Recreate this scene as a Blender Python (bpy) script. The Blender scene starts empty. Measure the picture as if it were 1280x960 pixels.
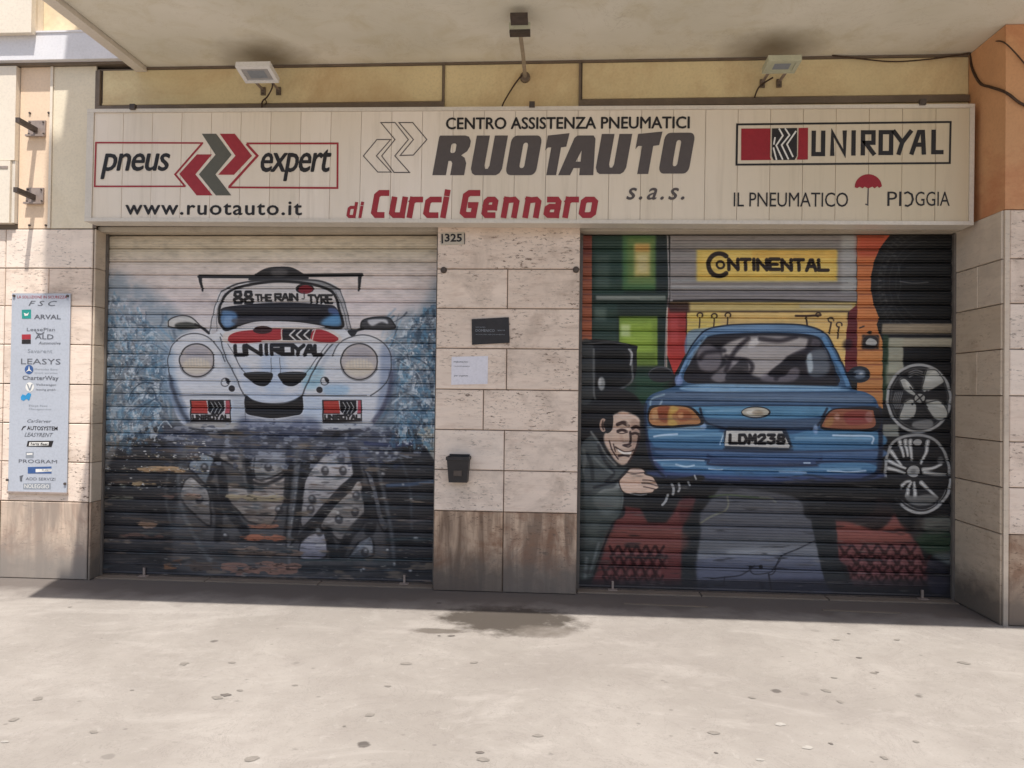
import bpy, bmesh, math, random
import numpy as np
from mathutils import Vector, Matrix, Euler
random.seed(7); rng = np.random.default_rng(7)
SC = bpy.context.scene
COL = SC.collection
# ------------------------------------------------------------------ camera
CAM = np.array([0.0071, -5.5453, 1.4881]); FPX = 905.9
R3 = np.array([0.99796, 0.06264, 0.01254]); U3 = np.array([-0.01177, -0.01259, 0.99985]); F3 = np.array([-0.06279, 0.99796, 0.01183])
cd = bpy.data.cameras.new('camera'); cam = bpy.data.objects.new('camera', cd); COL.objects.link(cam)
cam.matrix_world = Matrix(((R3[0], U3[0], -F3[0], CAM[0]), (R3[1], U3[1], -F3[1], CAM[1]), (R3[2], U3[2], -F3[2], CAM[2]), (0, 0, 0, 1)))
cd.sensor_width = 36; cd.lens = FPX / 1280 * 36; cd.clip_start = 0.05; cd.clip_end = 3000
SC.camera = cam
# ------------------------------------------------------------------ sky, sun, exposure
SUN = Vector((0.11, -0.377, 1.0)).normalized()
w = bpy.data.worlds.new('World'); SC.world = w; w.use_nodes = True
sky = w.node_tree.nodes.new('ShaderNodeTexSky'); sky.sky_type = 'NISHITA'; sky.sun_disc = False
sky.sun_elevation = math.asin(SUN.z); sky.sun_rotation = math.atan2(SUN.x, SUN.y); sky.dust_density = 2.5
bg = w.node_tree.nodes['Background']; bg.inputs[1].default_value = 0.115
w.node_tree.links.new(sky.outputs[0], bg.inputs[0])
sl = bpy.data.lights.new('sun', 'SUN'); sl.energy = 4.2; sl.angle = math.radians(0.6); sl.color = (1, 0.965, 0.915)
so = bpy.data.objects.new('sun', sl); COL.objects.link(so); so.location = (2, -8, 20)
so.rotation_euler = SUN.to_track_quat('Z', 'Y').to_euler()
SC.view_settings.view_transform = 'Standard'; SC.view_settings.look = 'None'
SC.view_settings.exposure = 0.50; SC.view_settings.gamma = 1
SC.render.engine = 'CYCLES'
SC.cycles.max_bounces = 10; SC.cycles.diffuse_bounces = 6

def unproj(px, py, y=0.0):
    """photo pixel -> point on the vertical plane at depth y"""
    d = F3 + R3 * (px - 640) / FPX - U3 * (py - 480) / FPX
    t = (y - CAM[1]) / d[1]
    p = CAM + d * t
    return p
def ground_at(px, py):
    d = F3 + R3 * (px - 640) / FPX - U3 * (py - 480) / FPX
    return CAM + d * (-CAM[2] / d[2])
# ------------------------------------------------------------------ object helpers
def props(o, label=None, cat=None, group=None, kind=None):
    if label: o['label'] = label
    if cat: o['category'] = cat
    if group: o['group'] = group
    if kind: o['kind'] = kind
    return o
def empty(name, loc, label, cat, group=None):
    o = bpy.data.objects.new(name, None); COL.objects.link(o); o.location = loc; o.empty_display_size = 0.1
    return props(o, label, cat, group)
def link(name, me, mat, parent=None, loc=None, rot=None):
    if mat is not None and not me.materials: me.materials.append(mat)
    o = bpy.data.objects.new(name, me); COL.objects.link(o)
    if parent is not None:
        o.parent = parent
        # all builders give world coordinates: undo the parent's offset
        pm = parent.matrix_basis.copy(); pp = parent.parent
        while pp is not None: pm = pp.matrix_basis @ pm; pp = pp.parent
        base = Matrix.LocRotScale(Vector(loc or (0, 0, 0)), Euler(rot) if rot is not None else None, None)
        o.matrix_basis = pm.inverted() @ base
    else:
        if loc: o.location = loc
        if rot: o.rotation_euler = rot
    return o
class MB:
    def __init__(s): s.v = []; s.f = []
    def add(s, vs, fs):
        n = len(s.v); s.v += [tuple(map(float, p)) for p in vs]; s.f += [tuple(i + n for i in f) for f in fs]; return s
    def box(s, x0, x1, y0, y1, z0, z1):
        return s.add([(x0,y0,z0),(x1,y0,z0),(x1,y1,z0),(x0,y1,z0),(x0,y0,z1),(x1,y0,z1),(x1,y1,z1),(x0,y1,z1)],
                     [(0,1,5,4),(1,2,6,5),(2,3,7,6),(3,0,4,7),(4,5,6,7),(3,2,1,0)])
    def obox(s, c, ax, ay, az, hx, hy, hz):
        c, ax, ay, az = Vector(c), Vector(ax).normalized(), Vector(ay).normalized(), Vector(az).normalized()
        vs = [c + ax*hx*i + ay*hy*j + az*hz*k for k in (-1,1) for j, i in ((-1,-1),(-1,1),(1,1),(1,-1))]
        return s.add(vs, [(0,1,5,4),(1,2,6,5),(2,3,7,6),(3,0,4,7),(4,5,6,7),(3,2,1,0)])
    def tube(s, pts, r, n=8, cap=True):
        pts = [Vector(p) for p in pts]; rings = []
        for i, p in enumerate(pts):
            t = (pts[min(i+1, len(pts)-1)] - pts[max(i-1, 0)]).normalized()
            a = t.cross(Vector((0,0,1)));
            if a.length < 1e-3: a = t.cross(Vector((1,0,0)))
            a.normalize(); b = t.cross(a)
            rr = r[i] if isinstance(r, (list, tuple)) else r
            rings.append([p + a*rr*math.cos(k*2*math.pi/n) + b*rr*math.sin(k*2*math.pi/n) for k in range(n)])
        vs = [v for ring in rings for v in ring]; fs = []
        for i in range(len(pts)-1):
            for k in range(n): fs.append((i*n+k, i*n+(k+1)%n, (i+1)*n+(k+1)%n, (i+1)*n+k))
        if cap: fs += [tuple(range(n-1,-1,-1)), tuple((len(pts)-1)*n+k for k in range(n))]
        return s.add(vs, fs)
    def profile(s, pts, x0, x1):
        """pts (y,z) outline swept along x"""
        n = len(pts); vs = [(x0,y,z) for y,z in pts] + [(x1,y,z) for y,z in pts]
        fs = [(i, i+1, n+i+1, n+i) for i in range(n-1)]
        return s.add(vs, fs)
    def poly(s, pts, y0, y1):
        """pts (x,z) outline extruded y0 (front) .. y1 (back)"""
        n = len(pts); vs = [(x,y0,z) for x,z in pts] + [(x,y1,z) for x,z in pts]
        return s.add(vs, [tuple(range(n)), tuple(range(2*n-1, n-1, -1))] + [(i,n+i,n+(i+1)%n,(i+1)%n) for i in range(n)])
    def mesh(s, name, smooth=False, fix=True):
        me = bpy.data.meshes.new(name); me.from_pydata(s.v, [], s.f); me.update()
        if fix:
            b = bmesh.new(); b.from_mesh(me); bmesh.ops.recalc_face_normals(b, faces=b.faces); b.to_mesh(me); b.free()
        if smooth:
            for p in me.polygons: p.use_smooth = True
        return me
    def build(s, name, mat, parent=None, smooth=False, fix=True):
        return link(name, s.mesh(name, smooth, fix), mat, parent)
def slab_mesh(w, h, d, c=0.004):
    """stone slab with a chamfered front edge, facing -Y, origin at the middle of its back"""
    m = MB(); a, b = w/2, h/2
    vs = [(-a,0,-b),(a,0,-b),(a,0,b),(-a,0,b),(-a,-d+c,-b),(a,-d+c,-b),(a,-d+c,b),(-a,-d+c,b),(-a+c,-d,-b+c),(a-c,-d,-b+c),(a-c,-d,b-c),(-a+c,-d,b-c)]
    fs = [(0,1,5,4),(1,2,6,5),(2,3,7,6),(3,0,4,7),(4,5,9,8),(5,6,10,9),(6,7,11,10),(7,4,8,11),(8,9,10,11)]
    m.add(vs, fs); return m
_slabs = {}
def slab(name, mat, parent, cx, cz, w, h, ysurf, d=0.02, side=0, back=None, gap=0.006, c=0.005):
    key = (round(w,3), round(h,3), d, mat.name, c)
    if key not in _slabs: _slabs[key] = slab_mesh(w-gap, h-gap, d, c).mesh(name)
    j = random.uniform(-0.0015, 0.0015)
    if side == 0: return link(name, _slabs[key], mat, parent, loc=(cx, ysurf + d + j, cz))
    return link(name, _slabs[key], mat, parent, loc=(ysurf + d + j, cx, cz), rot=Matrix.Rotation(-math.pi/2, 3, 'Z').to_euler())
# ------------------------------------------------------------------ node materials
def NT(name):
    m = bpy.data.materials.new(name); m.use_nodes = True; t = m.node_tree
    b = t.nodes['Principled BSDF']; return m, t, b
def nd(t, typ, **k):
    n = t.nodes.new(typ)
    for a, v in k.items():
        if a.startswith('i_'):
            key = a[2:]; key = int(key) if key.isdigit() else key.replace('_', ' ')
            n.inputs[key].default_value = v
        else: setattr(n, a, v)
    return n
def pos(t, scale=(1,1,1), rnd=0.0):
    g = nd(t, 'ShaderNodeNewGeometry'); mp = nd(t, 'ShaderNodeMapping'); mp.inputs['Scale'].default_value = scale
    src = g.outputs['Position']
    if rnd:
        oi = nd(t, 'ShaderNodeObjectInfo'); mul = nd(t, 'ShaderNodeVectorMath', operation='SCALE'); mul.inputs[0].default_value = (rnd, rnd*1.7, rnd*2.3)
        t.links.new(oi.outputs['Random'], mul.inputs['Scale'])
        ad = nd(t, 'ShaderNodeVectorMath', operation='ADD'); t.links.new(src, ad.inputs[0]); t.links.new(mul.outputs[0], ad.inputs[1]); src = ad.outputs[0]
    t.links.new(src, mp.inputs[0]); return mp.outputs[0]
def noise(t, vec, scale, detail=5, rough=0.55, dist=0.0):
    n = nd(t, 'ShaderNodeTexNoise'); n.inputs['Scale'].default_value = scale; n.inputs['Detail'].default_value = detail
    n.inputs['Roughness'].default_value = rough; n.inputs['Distortion'].default_value = dist
    t.links.new(vec, n.inputs['Vector']); return n.outputs['Fac']
def ramp(t, fac, stops):
    r = nd(t, 'ShaderNodeValToRGB'); e = r.color_ramp.elements
    while len(e) < len(stops): e.new(0.5)
    for el, (p, c) in zip(e, stops):
        el.position = p; el.color = (c, c, c, 1) if isinstance(c, (int, float)) else (*c, 1)
    t.links.new(fac, r.inputs[0]); return r.outputs[0]
def mix(t, a, b, fac, mode='MIX'):
    m = nd(t, 'ShaderNodeMix', data_type='RGBA', blend_type=mode)
    for s, v in ((m.inputs[6], a), (m.inputs[7], b)):
        if isinstance(v, (tuple, list)): s.default_value = (*v[:3], 1)
        else: t.links.new(v, s)
    if isinstance(fac, (int, float)): m.inputs[0].default_value = fac
    else: t.links.new(fac, m.inputs[0])
    return m.outputs[2]
def bump(t, b, h, strength=0.3, dist=0.002, prev=None):
    n = nd(t, 'ShaderNodeBump'); n.inputs['Strength'].default_value = strength; n.inputs['Distance'].default_value = dist
    t.links.new(h, n.inputs['Height'])
    if prev is not None: t.links.new(prev, n.inputs['Normal'])
    t.links.new(n.outputs[0], b.inputs['Normal']); return n.outputs[0]
def S(r, g, b):
    f = lambda c: (c/255/12.92 if c/255 <= 0.04045 else ((c/255+0.055)/1.055)**2.4)
    return (f(r), f(g), f(b))
def plain(name, col, rough=0.6, var=0.12, scale=6, metal=0.0, dirt=None, bmp=0.15, stretch=(1,1,1), fine=60, rnd=0.0):
    m, t, b = NT(name); v = pos(t, stretch, rnd)
    n1 = noise(t, v, scale); n2 = noise(t, v, fine, 3)
    c = mix(t, tuple(x*(1-var) for x in col), tuple(min(1, x*(1+var)) for x in col), ramp(t, n1, [(0.3, 0.0), (0.7, 1.0)]))
    c = mix(t, c, tuple(x*0.8 for x in col), ramp(t, n2, [(0.45, 0.0), (0.75, 0.5)]))
    if dirt:
        n3 = noise(t, v, scale*0.6, 6, 0.7, 0.4); c = mix(t, c, dirt[0], ramp(t, n3, [(dirt[1], 0.0), (min(1, dirt[1]+0.2), dirt[2])]))
    t.links.new(c, b.inputs['Base Color']); b.inputs['Roughness'].default_value = rough; b.inputs['Metallic'].default_value = metal
    b.inputs['Specular IOR Level'].default_value = 0.35
    if bmp: bump(t, b, n2, bmp, 0.001)
    return m
def travertine(name, base, dark, pit=0.6, stains=0.0, vertical=False):
    m, t, b = NT(name)
    st = (1, 1, 5) if not vertical else (7, 7, 0.8)
    v = pos(t, st, 3.0); v0 = pos(t, (1,1,1), 3.0)
    n1 = noise(t, v, 2.2, 6, 0.6, 0.6); n2 = noise(t, v, 7, 5, 0.65, 0.3)
    c = mix(t, tuple(x*0.90 for x in base), tuple(min(0.9, x*1.06) for x in base), ramp(t, n1, [(0.3, 0), (0.7, 1)]))
    c = mix(t, c, dark, ramp(t, n2, [(0.5, 0), (0.75, 0.35)]))
    if vertical:
        n5 = noise(t, v, 1.6, 5, 0.6, 0.5); c = mix(t, c, tuple(x*0.45 for x in dark), ramp(t, n5, [(0.42, 0), (0.62, 0.75)]))
        n6 = noise(t, v0, 1.3, 4, 0.6); c = mix(t, c, S(128,84,54), ramp(t, noise(t, v0, 3.6, 6, 0.7, 0.8), [(0.46, 0), (0.62, 0.7)])); c = mix(t, c, S(98,86,76), ramp(t, n6, [(0.45, 0), (0.72, 0.6)]))
    vp = pos(t, (1, 1, 3.2), 3.0)
    n3 = noise(t, vp, 22, 4, 0.75, 0.4); area = noise(t, v0, 4.0, 3, 0.6)
    mul = nd(t, 'ShaderNodeMath', operation='MULTIPLY'); t.links.new(ramp(t, n3, [(0.56, 0), (0.64, 1)]), mul.inputs[0]); t.links.new(ramp(t, area, [(0.40, 0), (0.60, 1)]), mul.inputs[1])
    c = mix(t, c, tuple(x*0.30 for x in dark), mul.outputs[0] if pit >= 1 else ramp(t, mul.outputs[0], [(0, 0), (1, pit)]))
    if stains:
        n4 = noise(t, v0, 2.4, 6, 0.7, 0.5); c = mix(t, c, S(120,98,80), ramp(t, n4, [(0.52, 0), (0.8, stains)]))
    # grime rising from the pavement
    g = nd(t, 'ShaderNodeNewGeometry'); sx = nd(t, 'ShaderNodeSeparateXYZ'); t.links.new(g.outputs['Position'], sx.inputs[0])
    ad = nd(t, 'ShaderNodeMath', operation='MULTIPLY_ADD'); t.links.new(noise(t, v0, 9, 4), ad.inputs[0]); ad.inputs[1].default_value = -0.25; t.links.new(sx.outputs[2], ad.inputs[2])
    c = mix(t, c, S(95,86,78), ramp(t, ad.outputs[0], [(-0.0, 0.85), (0.22, 0.0)]))
    oi = nd(t, 'ShaderNodeObjectInfo'); c = mix(t, c, S(150,124,102), ramp(t, oi.outputs['Random'], [(0.45, 0.0), (1.0, 0.16)])); c = mix(t, c, S(236,226,214), ramp(t, oi.outputs['Random'], [(0.0, 0.30), (0.3, 0.0)]))
    t.links.new(c, b.inputs['Base Color']); b.inputs['Roughness'].default_value = 0.62
    bump(t, b, mul.outputs[0], -0.5, 0.002)
    return m
K = {}
K['trav'] = travertine('travertine_stone', S(232,212,194), S(164,126,100), 1.0, 0.6)
K['trav_side'] = travertine('travertine_side', S(200,182,160), S(160,130,105), 0.45, 0.5)
K['trav_low'] = travertine('travertine_streaked', S(200,172,146), S(126,90,64), 0.8, 0.3, vertical=True)
K['joint'] = plain('dark_mortar', S(110,92,80), 0.9, 0.2, 20)
K['cream'] = plain('cream_paint', S(226,213,188), 0.6, 0.05, 3, dirt=(S(190,170,130), 0.6, 0.4))
K['peach'] = plain('peach_plaster', S(228,202,174), 0.8, 0.06, 4, bmp=0.3, dirt=(S(200,150,110), 0.6, 0.4))
K['white_paint'] = plain('white_paint', S(222,220,222), 0.6, 0.04, 3, dirt=(S(180,175,170), 0.62, 0.4))
K['cream_box'] = plain('cream_box_paint', S(226,214,196), 0.5, 0.03, 3, bmp=0.05)
K['rough_plaster'] = plain('rough_cream_plaster', S(226,206,172), 0.9, 0.12, 9, bmp=0.6, fine=35)
K['yellow'] = plain('ochre_beam_paint', S(222,204,160), 0.7, 0.08, 1.6, bmp=0.1, dirt=(S(182,142,98), 0.48, 0.6))
K['brown'] = plain('brown_frame_paint', S(112,98,84), 0.5, 0.15, 10)
K['orange'] = plain('orange_plaster', S(208,158,116), 0.85, 0.06, 3, bmp=0.3, dirt=(S(178,108,72), 0.5, 0.6))
K['core'] = plain('grey_masonry', S(120,108,96), 0.9, 0.1, 4)
K['black'] = plain('black_print', S(40,36,36), 0.5, 0.05, 30, bmp=0)
K['dgrey'] = plain('dark_grey_print', S(88,80,78), 0.5, 0.06, 30, bmp=0)
K['olive'] = plain('grey_green_print', S(96,94,84), 0.5, 0.06, 30, bmp=0)
K['red'] = plain('red_print', S(150,34,44), 0.5, 0.08, 20, bmp=0)
K['redf'] = plain('faded_red_print', S(160,48,56), 0.5, 0.10, 30, bmp=0)
K['sign'] = None
K['alu'] = plain('painted_aluminium', S(214,205,192), 0.45, 0.05, 8, dirt=(S(150,135,115), 0.62, 0.4), bmp=0.05)
K['steel'] = plain('galvanised_steel', S(158,142,132), 0.5, 0.2, 30, metal=0.2)
K['dark'] = plain('dark_plastic', S(48,45,46), 0.5, 0.15, 20)
K['darkm'] = plain('dark_metal', S(84,74,68), 0.55, 0.25, 25, metal=0.2)
K['lampw'] = plain('white_lamp_casing', S(232,230,228), 0.4, 0.03, 10, bmp=0.03)
K['lampg'] = plain('lamp_glass_grey', S(170,168,168), 0.15, 0.05, 10, bmp=0)
K['lampo'] = plain('aged_lamp_casing', S(190,190,165), 0.5, 0.1, 10)
K['cable'] = plain('brown_cable', S(70,52,40), 0.6, 0.2, 40)
K['wcable'] = plain('pale_conduit', S(160,145,125), 0.6, 0.15, 20)
K['board'] = plain('silver_name_board', S(176,180,188), 0.45, 0.03, 2.5, bmp=0.02)
K['paper'] = plain('white_paper', S(225,222,228), 0.7, 0.03, 8, bmp=0.05)
K['teal'] = plain('teal_print', S(40,140,130), 0.5, 0.1, 20, bmp=0)
K['blue'] = plain('blue_print', S(60,90,140), 0.5, 0.1, 20, bmp=0)
K['sky'] = plain('sky_blue_print', S(50,140,190), 0.5, 0.1, 20, bmp=0)
K['greyt'] = plain('grey_print', S(96,98,104), 0.5, 0.05, 20, bmp=0)
K['lgreyt'] = plain('pale_grey_print', S(140,145,152), 0.5, 0.05, 20, bmp=0)
K['white'] = plain('white_print', S(225,222,215), 0.5, 0.03, 20, bmp=0)
K['rail'] = plain('guide_rail_paint', S(105,98,92), 0.5, 0.15, 15, dirt=(S(70,52,42), 0.55, 0.6))
K['lint'] = plain('lintel_paint', S(190,178,160), 0.6, 0.06, 5, dirt=(S(120,95,75), 0.55, 0.5))
# sign face: cream acrylic, a little yellower towards one end and streaked
m, t, b = NT('sign_acrylic'); v = pos(t, (1,1,0.25), 1.0)
c = mix(t, S(228,214,194), S(238,226,213), ramp(t, noise(t, pos(t, (1,1,1)), 0.55, 2), [(0.35, 0), (0.65, 1)]))
sgx = nd(t, 'ShaderNodeSeparateXYZ'); t.links.new(pos(t, (0.16, 1, 1)), sgx.inputs[0]); c = mix(t, c, S(198,182,150), ramp(t, sgx.outputs[0], [(0.0, 0.0), (0.42, 0.75)]))
c = mix(t, c, S(196,184,158), ramp(t, noise(t, v, 9, 4), [(0.45, 0), (0.8, 0.14)]))
oi = nd(t, 'ShaderNodeObjectInfo'); c = mix(t, c, S(206,192,168), ramp(t, oi.outputs['Random'], [(0.4, 0), (1, 0.30)])); sz = nd(t, 'ShaderNodeSeparateXYZ'); t.links.new(pos(t), sz.inputs[0]); dr = noise(t, pos(t, (1,1,0.06)), 16, 4, 0.7); mm_ = nd(t, 'ShaderNodeMath', operation='MULTIPLY'); t.links.new(ramp(t, dr, [(0.52, 0), (0.72, 0.35)]), mm_.inputs[0]); t.links.new(noise(t, pos(t, (1,1,1)), 2.2, 3), mm_.inputs[1]); c = mix(t, c, S(150,134,110), mm_.outputs[0])
t.links.new(c, b.inputs['Base Color']); b.inputs['Roughness'].default_value = 0.4; b.inputs['Specular IOR Level'].default_value = 0.3; K['sign'] = m
# soffit
m, t, b = NT('soffit_paint'); v = pos(t)
c = mix(t, S(216,211,194), S(230,225,211), ramp(t, noise(t, v, 1.2, 4), [(0.35, 0), (0.65, 1)]))
c = mix(t, c, S(196,184,150), ramp(t, noise(t, v, 3.5, 6, 0.7, 0.6), [(0.5, 0), (0.75, 0.55)]))
c = mix(t, c, S(160,148,126), ramp(t, noise(t, pos(t, (1,1.5,1)), 1.1, 7, 0.75, 1.3), [(0.495, 0), (0.5, 0.3), (0.505, 0)]))
for (lx, ly) in ((-2.2, -0.25), (1.5, -0.25)):                  # soot above the two flood lamps
    g = nd(t, 'ShaderNodeNewGeometry'); sub = nd(t, 'ShaderNodeVectorMath', operation='DISTANCE'); t.links.new(g.outputs['Position'], sub.inputs[0]); sub.inputs[1].default_value = (lx, ly, 3.97)
    ad = nd(t, 'ShaderNodeMath', operation='MULTIPLY_ADD'); t.links.new(noise(t, v, 5, 4), ad.inputs[0]); ad.inputs[1].default_value = 0.25; t.links.new(sub.outputs['Value'], ad.inputs[2])
    c = mix(t, c, S(120,104,80), ramp(t, ad.outputs[0], [(0.2, 0.75), (0.55, 0.0)]))
t.links.new(c, b.inputs['Base Color']); b.inputs['Roughness'].default_value = 0.85; bump(t, b, noise(t, v, 80, 3), 0.2, 0.001); K['soffit'] = m
# ------------------------------------------------------------------ ground
def ground_material():
    m, t, b = NT('worn_concrete'); v = pos(t)
    n1 = noise(t, v, 0.9, 7, 0.62, 0.3); n2 = noise(t, v, 6, 6, 0.65); n3 = noise(t, v, 90, 3, 0.6)
    base = mix(t, S(143,136,128), S(154,147,139), ramp(t, n1, [(0.4, 0), (0.6, 1)]))
    base = mix(t, base, S(134,126,119), ramp(t, n2, [(0.45, 0), (0.75, 0.45)]))
    base = mix(t, base, S(176,170,162), ramp(t, noise(t, v, 14, 5, 0.7, 0.5), [(0.58, 0), (0.75, 0.35)]))
    base = mix(t, base, S(112,105,98), ramp(t, n3, [(0.55, 0), (0.78, 0.32)]))
    vor = nd(t, 'ShaderNodeTexVoronoi', feature='F1'); vor.inputs['Scale'].default_value = 2.6; t.links.new(v, vor.inputs['Vector'])   # old gum and oil spots
    ad = nd(t, 'ShaderNodeMath', operation='MULTIPLY_ADD'); t.links.new(noise(t, v, 12, 4), ad.inputs[0]); ad.inputs[1].default_value = 0.16; t.links.new(vor.outputs['Distance'], ad.inputs[2])
    gate = nd(t, 'ShaderNodeMath', operation='MULTIPLY'); t.links.new(ramp(t, ad.outputs[0], [(0.125, 1), (0.155, 0)]), gate.inputs[0])
    sep = nd(t, 'ShaderNodeSeparateColor'); t.links.new(vor.outputs['Color'], sep.inputs[0]); t.links.new(sep.outputs[0], gate.inputs[1])
    base = mix(t, base, S(88,82,77), gate.outputs[0])
    for sc_, thr, colr in ((9.0, 0.10, S(104,97,92)), (23.0, 0.09, S(112,104,98))):
        vo = nd(t, 'ShaderNodeTexVoronoi', feature='F1'); vo.inputs['Scale'].default_value = sc_; t.links.new(pos(t, (1, 1.3, 1)), vo.inputs['Vector'])
        a2 = nd(t, 'ShaderNodeMath', operation='MULTIPLY_ADD'); t.links.new(noise(t, v, sc_*5, 3), a2.inputs[0]); a2.inputs[1].default_value = 0.2; t.links.new(vo.outputs['Distance'], a2.inputs[2])
        g2 = nd(t, 'ShaderNodeMath', operation='MULTIPLY'); t.links.new(ramp(t, a2.outputs[0], [(thr+.05, 0.55), (thr+.13, 0)]), g2.inputs[0]); s2 = nd(t, 'ShaderNodeSeparateColor'); t.links.new(vo.outputs['Color'], s2.inputs[0])
        t.links.new(ramp(t, s2.outputs[1], [(0.55, 0), (0.75, 1)]), g2.inputs[1]); base = mix(t, base, colr, g2.outputs[0])
    base = mix(t, base, S(126,118,112), ramp(t, noise(t, v, 0.55, 5, 0.7, 0.8), [(0.5, 0), (0.68, 0.35)]))
    base = mix(t, base, S(172,165,157), ramp(t, noise(t, pos(t, (0.7, 1.6, 1), 0), 1.7, 6, 0.68, 1.0), [(0.54, 0), (0.66, 0.32)]))
    # hairline scratches / fine cracks
    n4 = noise(t, v, 3.0, 8, 0.75, 1.2); base = mix(t, base, S(112,104,98), ramp(t, n4, [(0.492, 0), (0.5, 0.5), (0.508, 0)]))
    rgh = 0.85
    # damp patch, then threshold grime with the recess shade painted into it
    for cx, cy, rx, ry, col, s in ((-0.30, -0.78, 0.48, 0.30, S(72,65,58), 0.95), (-0.72, -1.06, 0.16, 0.05, S(92,84,76), 0.8), (-0.05, -1.0, 0.2, 0.12, S(110,102,94), 0.7)):
        g = nd(t, 'ShaderNodeNewGeometry'); mp = nd(t, 'ShaderNodeMapping'); mp.inputs['Location'].default_value = (-cx/rx, -cy/ry, 0); mp.inputs['Scale'].default_value = (1/rx, 1/ry, 0)
        t.links.new(g.outputs['Position'], mp.inputs[0]); ln = nd(t, 'ShaderNodeVectorMath', operation='LENGTH'); t.links.new(mp.outputs[0], ln.inputs[0])
        ad = nd(t, 'ShaderNodeMath', operation='MULTIPLY_ADD'); t.links.new(noise(t, v, 7, 5, 0.65), ad.inputs[0]); ad.inputs[1].default_value = 1.5; t.links.new(ln.outputs['Value'], ad.inputs[2])
        base = mix(t, base, col, ramp(t, nd_div(t, ad.outputs[0]), [(0.60, s), (0.78, 0.0)]))
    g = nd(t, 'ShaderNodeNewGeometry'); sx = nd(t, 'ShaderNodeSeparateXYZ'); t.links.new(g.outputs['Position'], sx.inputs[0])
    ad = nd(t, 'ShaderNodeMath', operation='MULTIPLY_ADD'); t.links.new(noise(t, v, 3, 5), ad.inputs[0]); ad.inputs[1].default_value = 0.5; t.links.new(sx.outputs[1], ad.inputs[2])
    base = mix(t, base, S(92,84,79), ramp(t, nd_add(t, ad.outputs[0]), [(0.30, 0.0), (0.62, 0.85)]))  # darker towards the shutters: part grime, part painted shade of the recess
    t.links.new(base, b.inputs['Base Color']); b.inputs['Roughness'].default_value = rgh; b.inputs['Specular IOR Level'].default_value = 0.25
    n5 = bump(t, b, n3, 0.35, 0.002); bump(t, b, n2, 0.4, 0.006, n5)
    return m
def nd_add(t, s):
    d = nd(t, 'ShaderNodeMath', operation='ADD'); t.links.new(s, d.inputs[0]); d.inputs[1].default_value = 0.75; return d.outputs[0]
def nd_div(t, s):
    d = nd(t, 'ShaderNodeMath', operation='DIVIDE'); t.links.new(s, d.inputs[0]); d.inputs[1].default_value = 2.4; return d.outputs[0]
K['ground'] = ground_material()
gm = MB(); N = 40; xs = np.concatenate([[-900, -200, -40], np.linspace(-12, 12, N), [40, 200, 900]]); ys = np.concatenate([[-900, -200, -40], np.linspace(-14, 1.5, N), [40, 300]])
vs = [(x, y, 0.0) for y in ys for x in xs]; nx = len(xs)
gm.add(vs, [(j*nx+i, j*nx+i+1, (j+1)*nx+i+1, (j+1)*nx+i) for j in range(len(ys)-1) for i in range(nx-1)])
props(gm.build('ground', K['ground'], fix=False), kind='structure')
# ------------------------------------------------------------------ building
FY = -0.154            # facade plane
PY = -0.589            # front of the right-hand corner pillar
ZS = 3.968             # underside of the balcony
bld = empty('shop_building', (0, 0, 0), 'travertine and cream painted shop front carrying the roller shutters, under a projecting balcony', 'building')
def part(name, mat, parent=bld): return lambda mb, **k: mb.build(name, K[mat] if isinstance(mat, str) else mat, parent, **k)
mb = MB(); mb.box(-9, 9, 0.06, 0.35, -0.05, 12); mb.box(-9, -3.75, FY+0.022, 0.06, -0.05, 12); wall = mb.build('wall', K['core'], bld)
COURSES = [0.0, 0.598, 0.905, 1.205, 1.508, 1.815, 2.115, 2.411, 2.716]
# left pilaster
pil = MB().box(-9, -3.598, FY+0.022, 0.058, -0.02, 2.712).box(-3.598, -3.59, FY+0.03, 0.058, -0.02, 2.712).build('pilaster', K['joint'], bld)
lj = [[-4.31, -3.6], [-4.31, -3.6], [-4.31, -3.6], [-4.31, -3.6], [-4.31, -3.6], [-4.31, -3.6], [-4.31, -3.955, -3.6], [-4.31, -3.6]]
for k in range(8):
    z0, z1 = COURSES[k], COURSES[k+1]
    js = [-9, -8.28, -7.5, -6.7, -5.9, -5.1] + lj[k]
    if k == 0: js = [-9, -8.2, -7.3, -6.4, -5.6, -4.86, -4.31, -3.6]
    for a, b_ in zip(js[:-1], js[1:]):
        slab('stone_slab', K['trav_low'] if k == 0 else K['trav'], pil, (a+b_)/2, (z0+z1)/2, b_-a, z1-z0, FY)
    # reveal face turned towards the shutter
    me = slab_mesh(0.142, z1-z0-0.004, 0.012).mesh('stone_slab')
    link('stone_slab', me, K['trav_low'] if k == 0 else K['trav_side'], pil, loc=(-3.59, -0.083, (z0+z1)/2), rot=(0, 0, math.pi/2))
# centre pillar between the shutters
cp = MB().box(-0.906, 0.162, FY+0.02, 0.058, -0.02, 2.80).build('pillar', K['joint'], bld)
pj = [[0.0], [0.0], [0.0], [-0.16], [0.0], [], [0.0], []]
pjw = {0: [-0.60, -0.385], 1: [], 2: [-0.375], 3: [], 4: [-0.375], 5: [], 6: [-0.375], 7: []}
pjw = {0: [-0.385], 1: [-0.385], 2: [-0.385], 3: [-0.545], 4: [-0.375], 5: [], 6: [-0.375], 7: []}
for k in range(8):
    z0, z1 = COURSES[k], COURSES[k+1] if k < 7 else 2.80
    js = [-0.908] + pjw[k] + [0.164]
    for a, b_ in zip(js[:-1], js[1:]):
        slab('stone_slab', K['trav_low'] if k == 0 else K['trav'], cp, (a+b_)/2, (z0+z1)/2, b_-a, z1-z0, FY)
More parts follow.
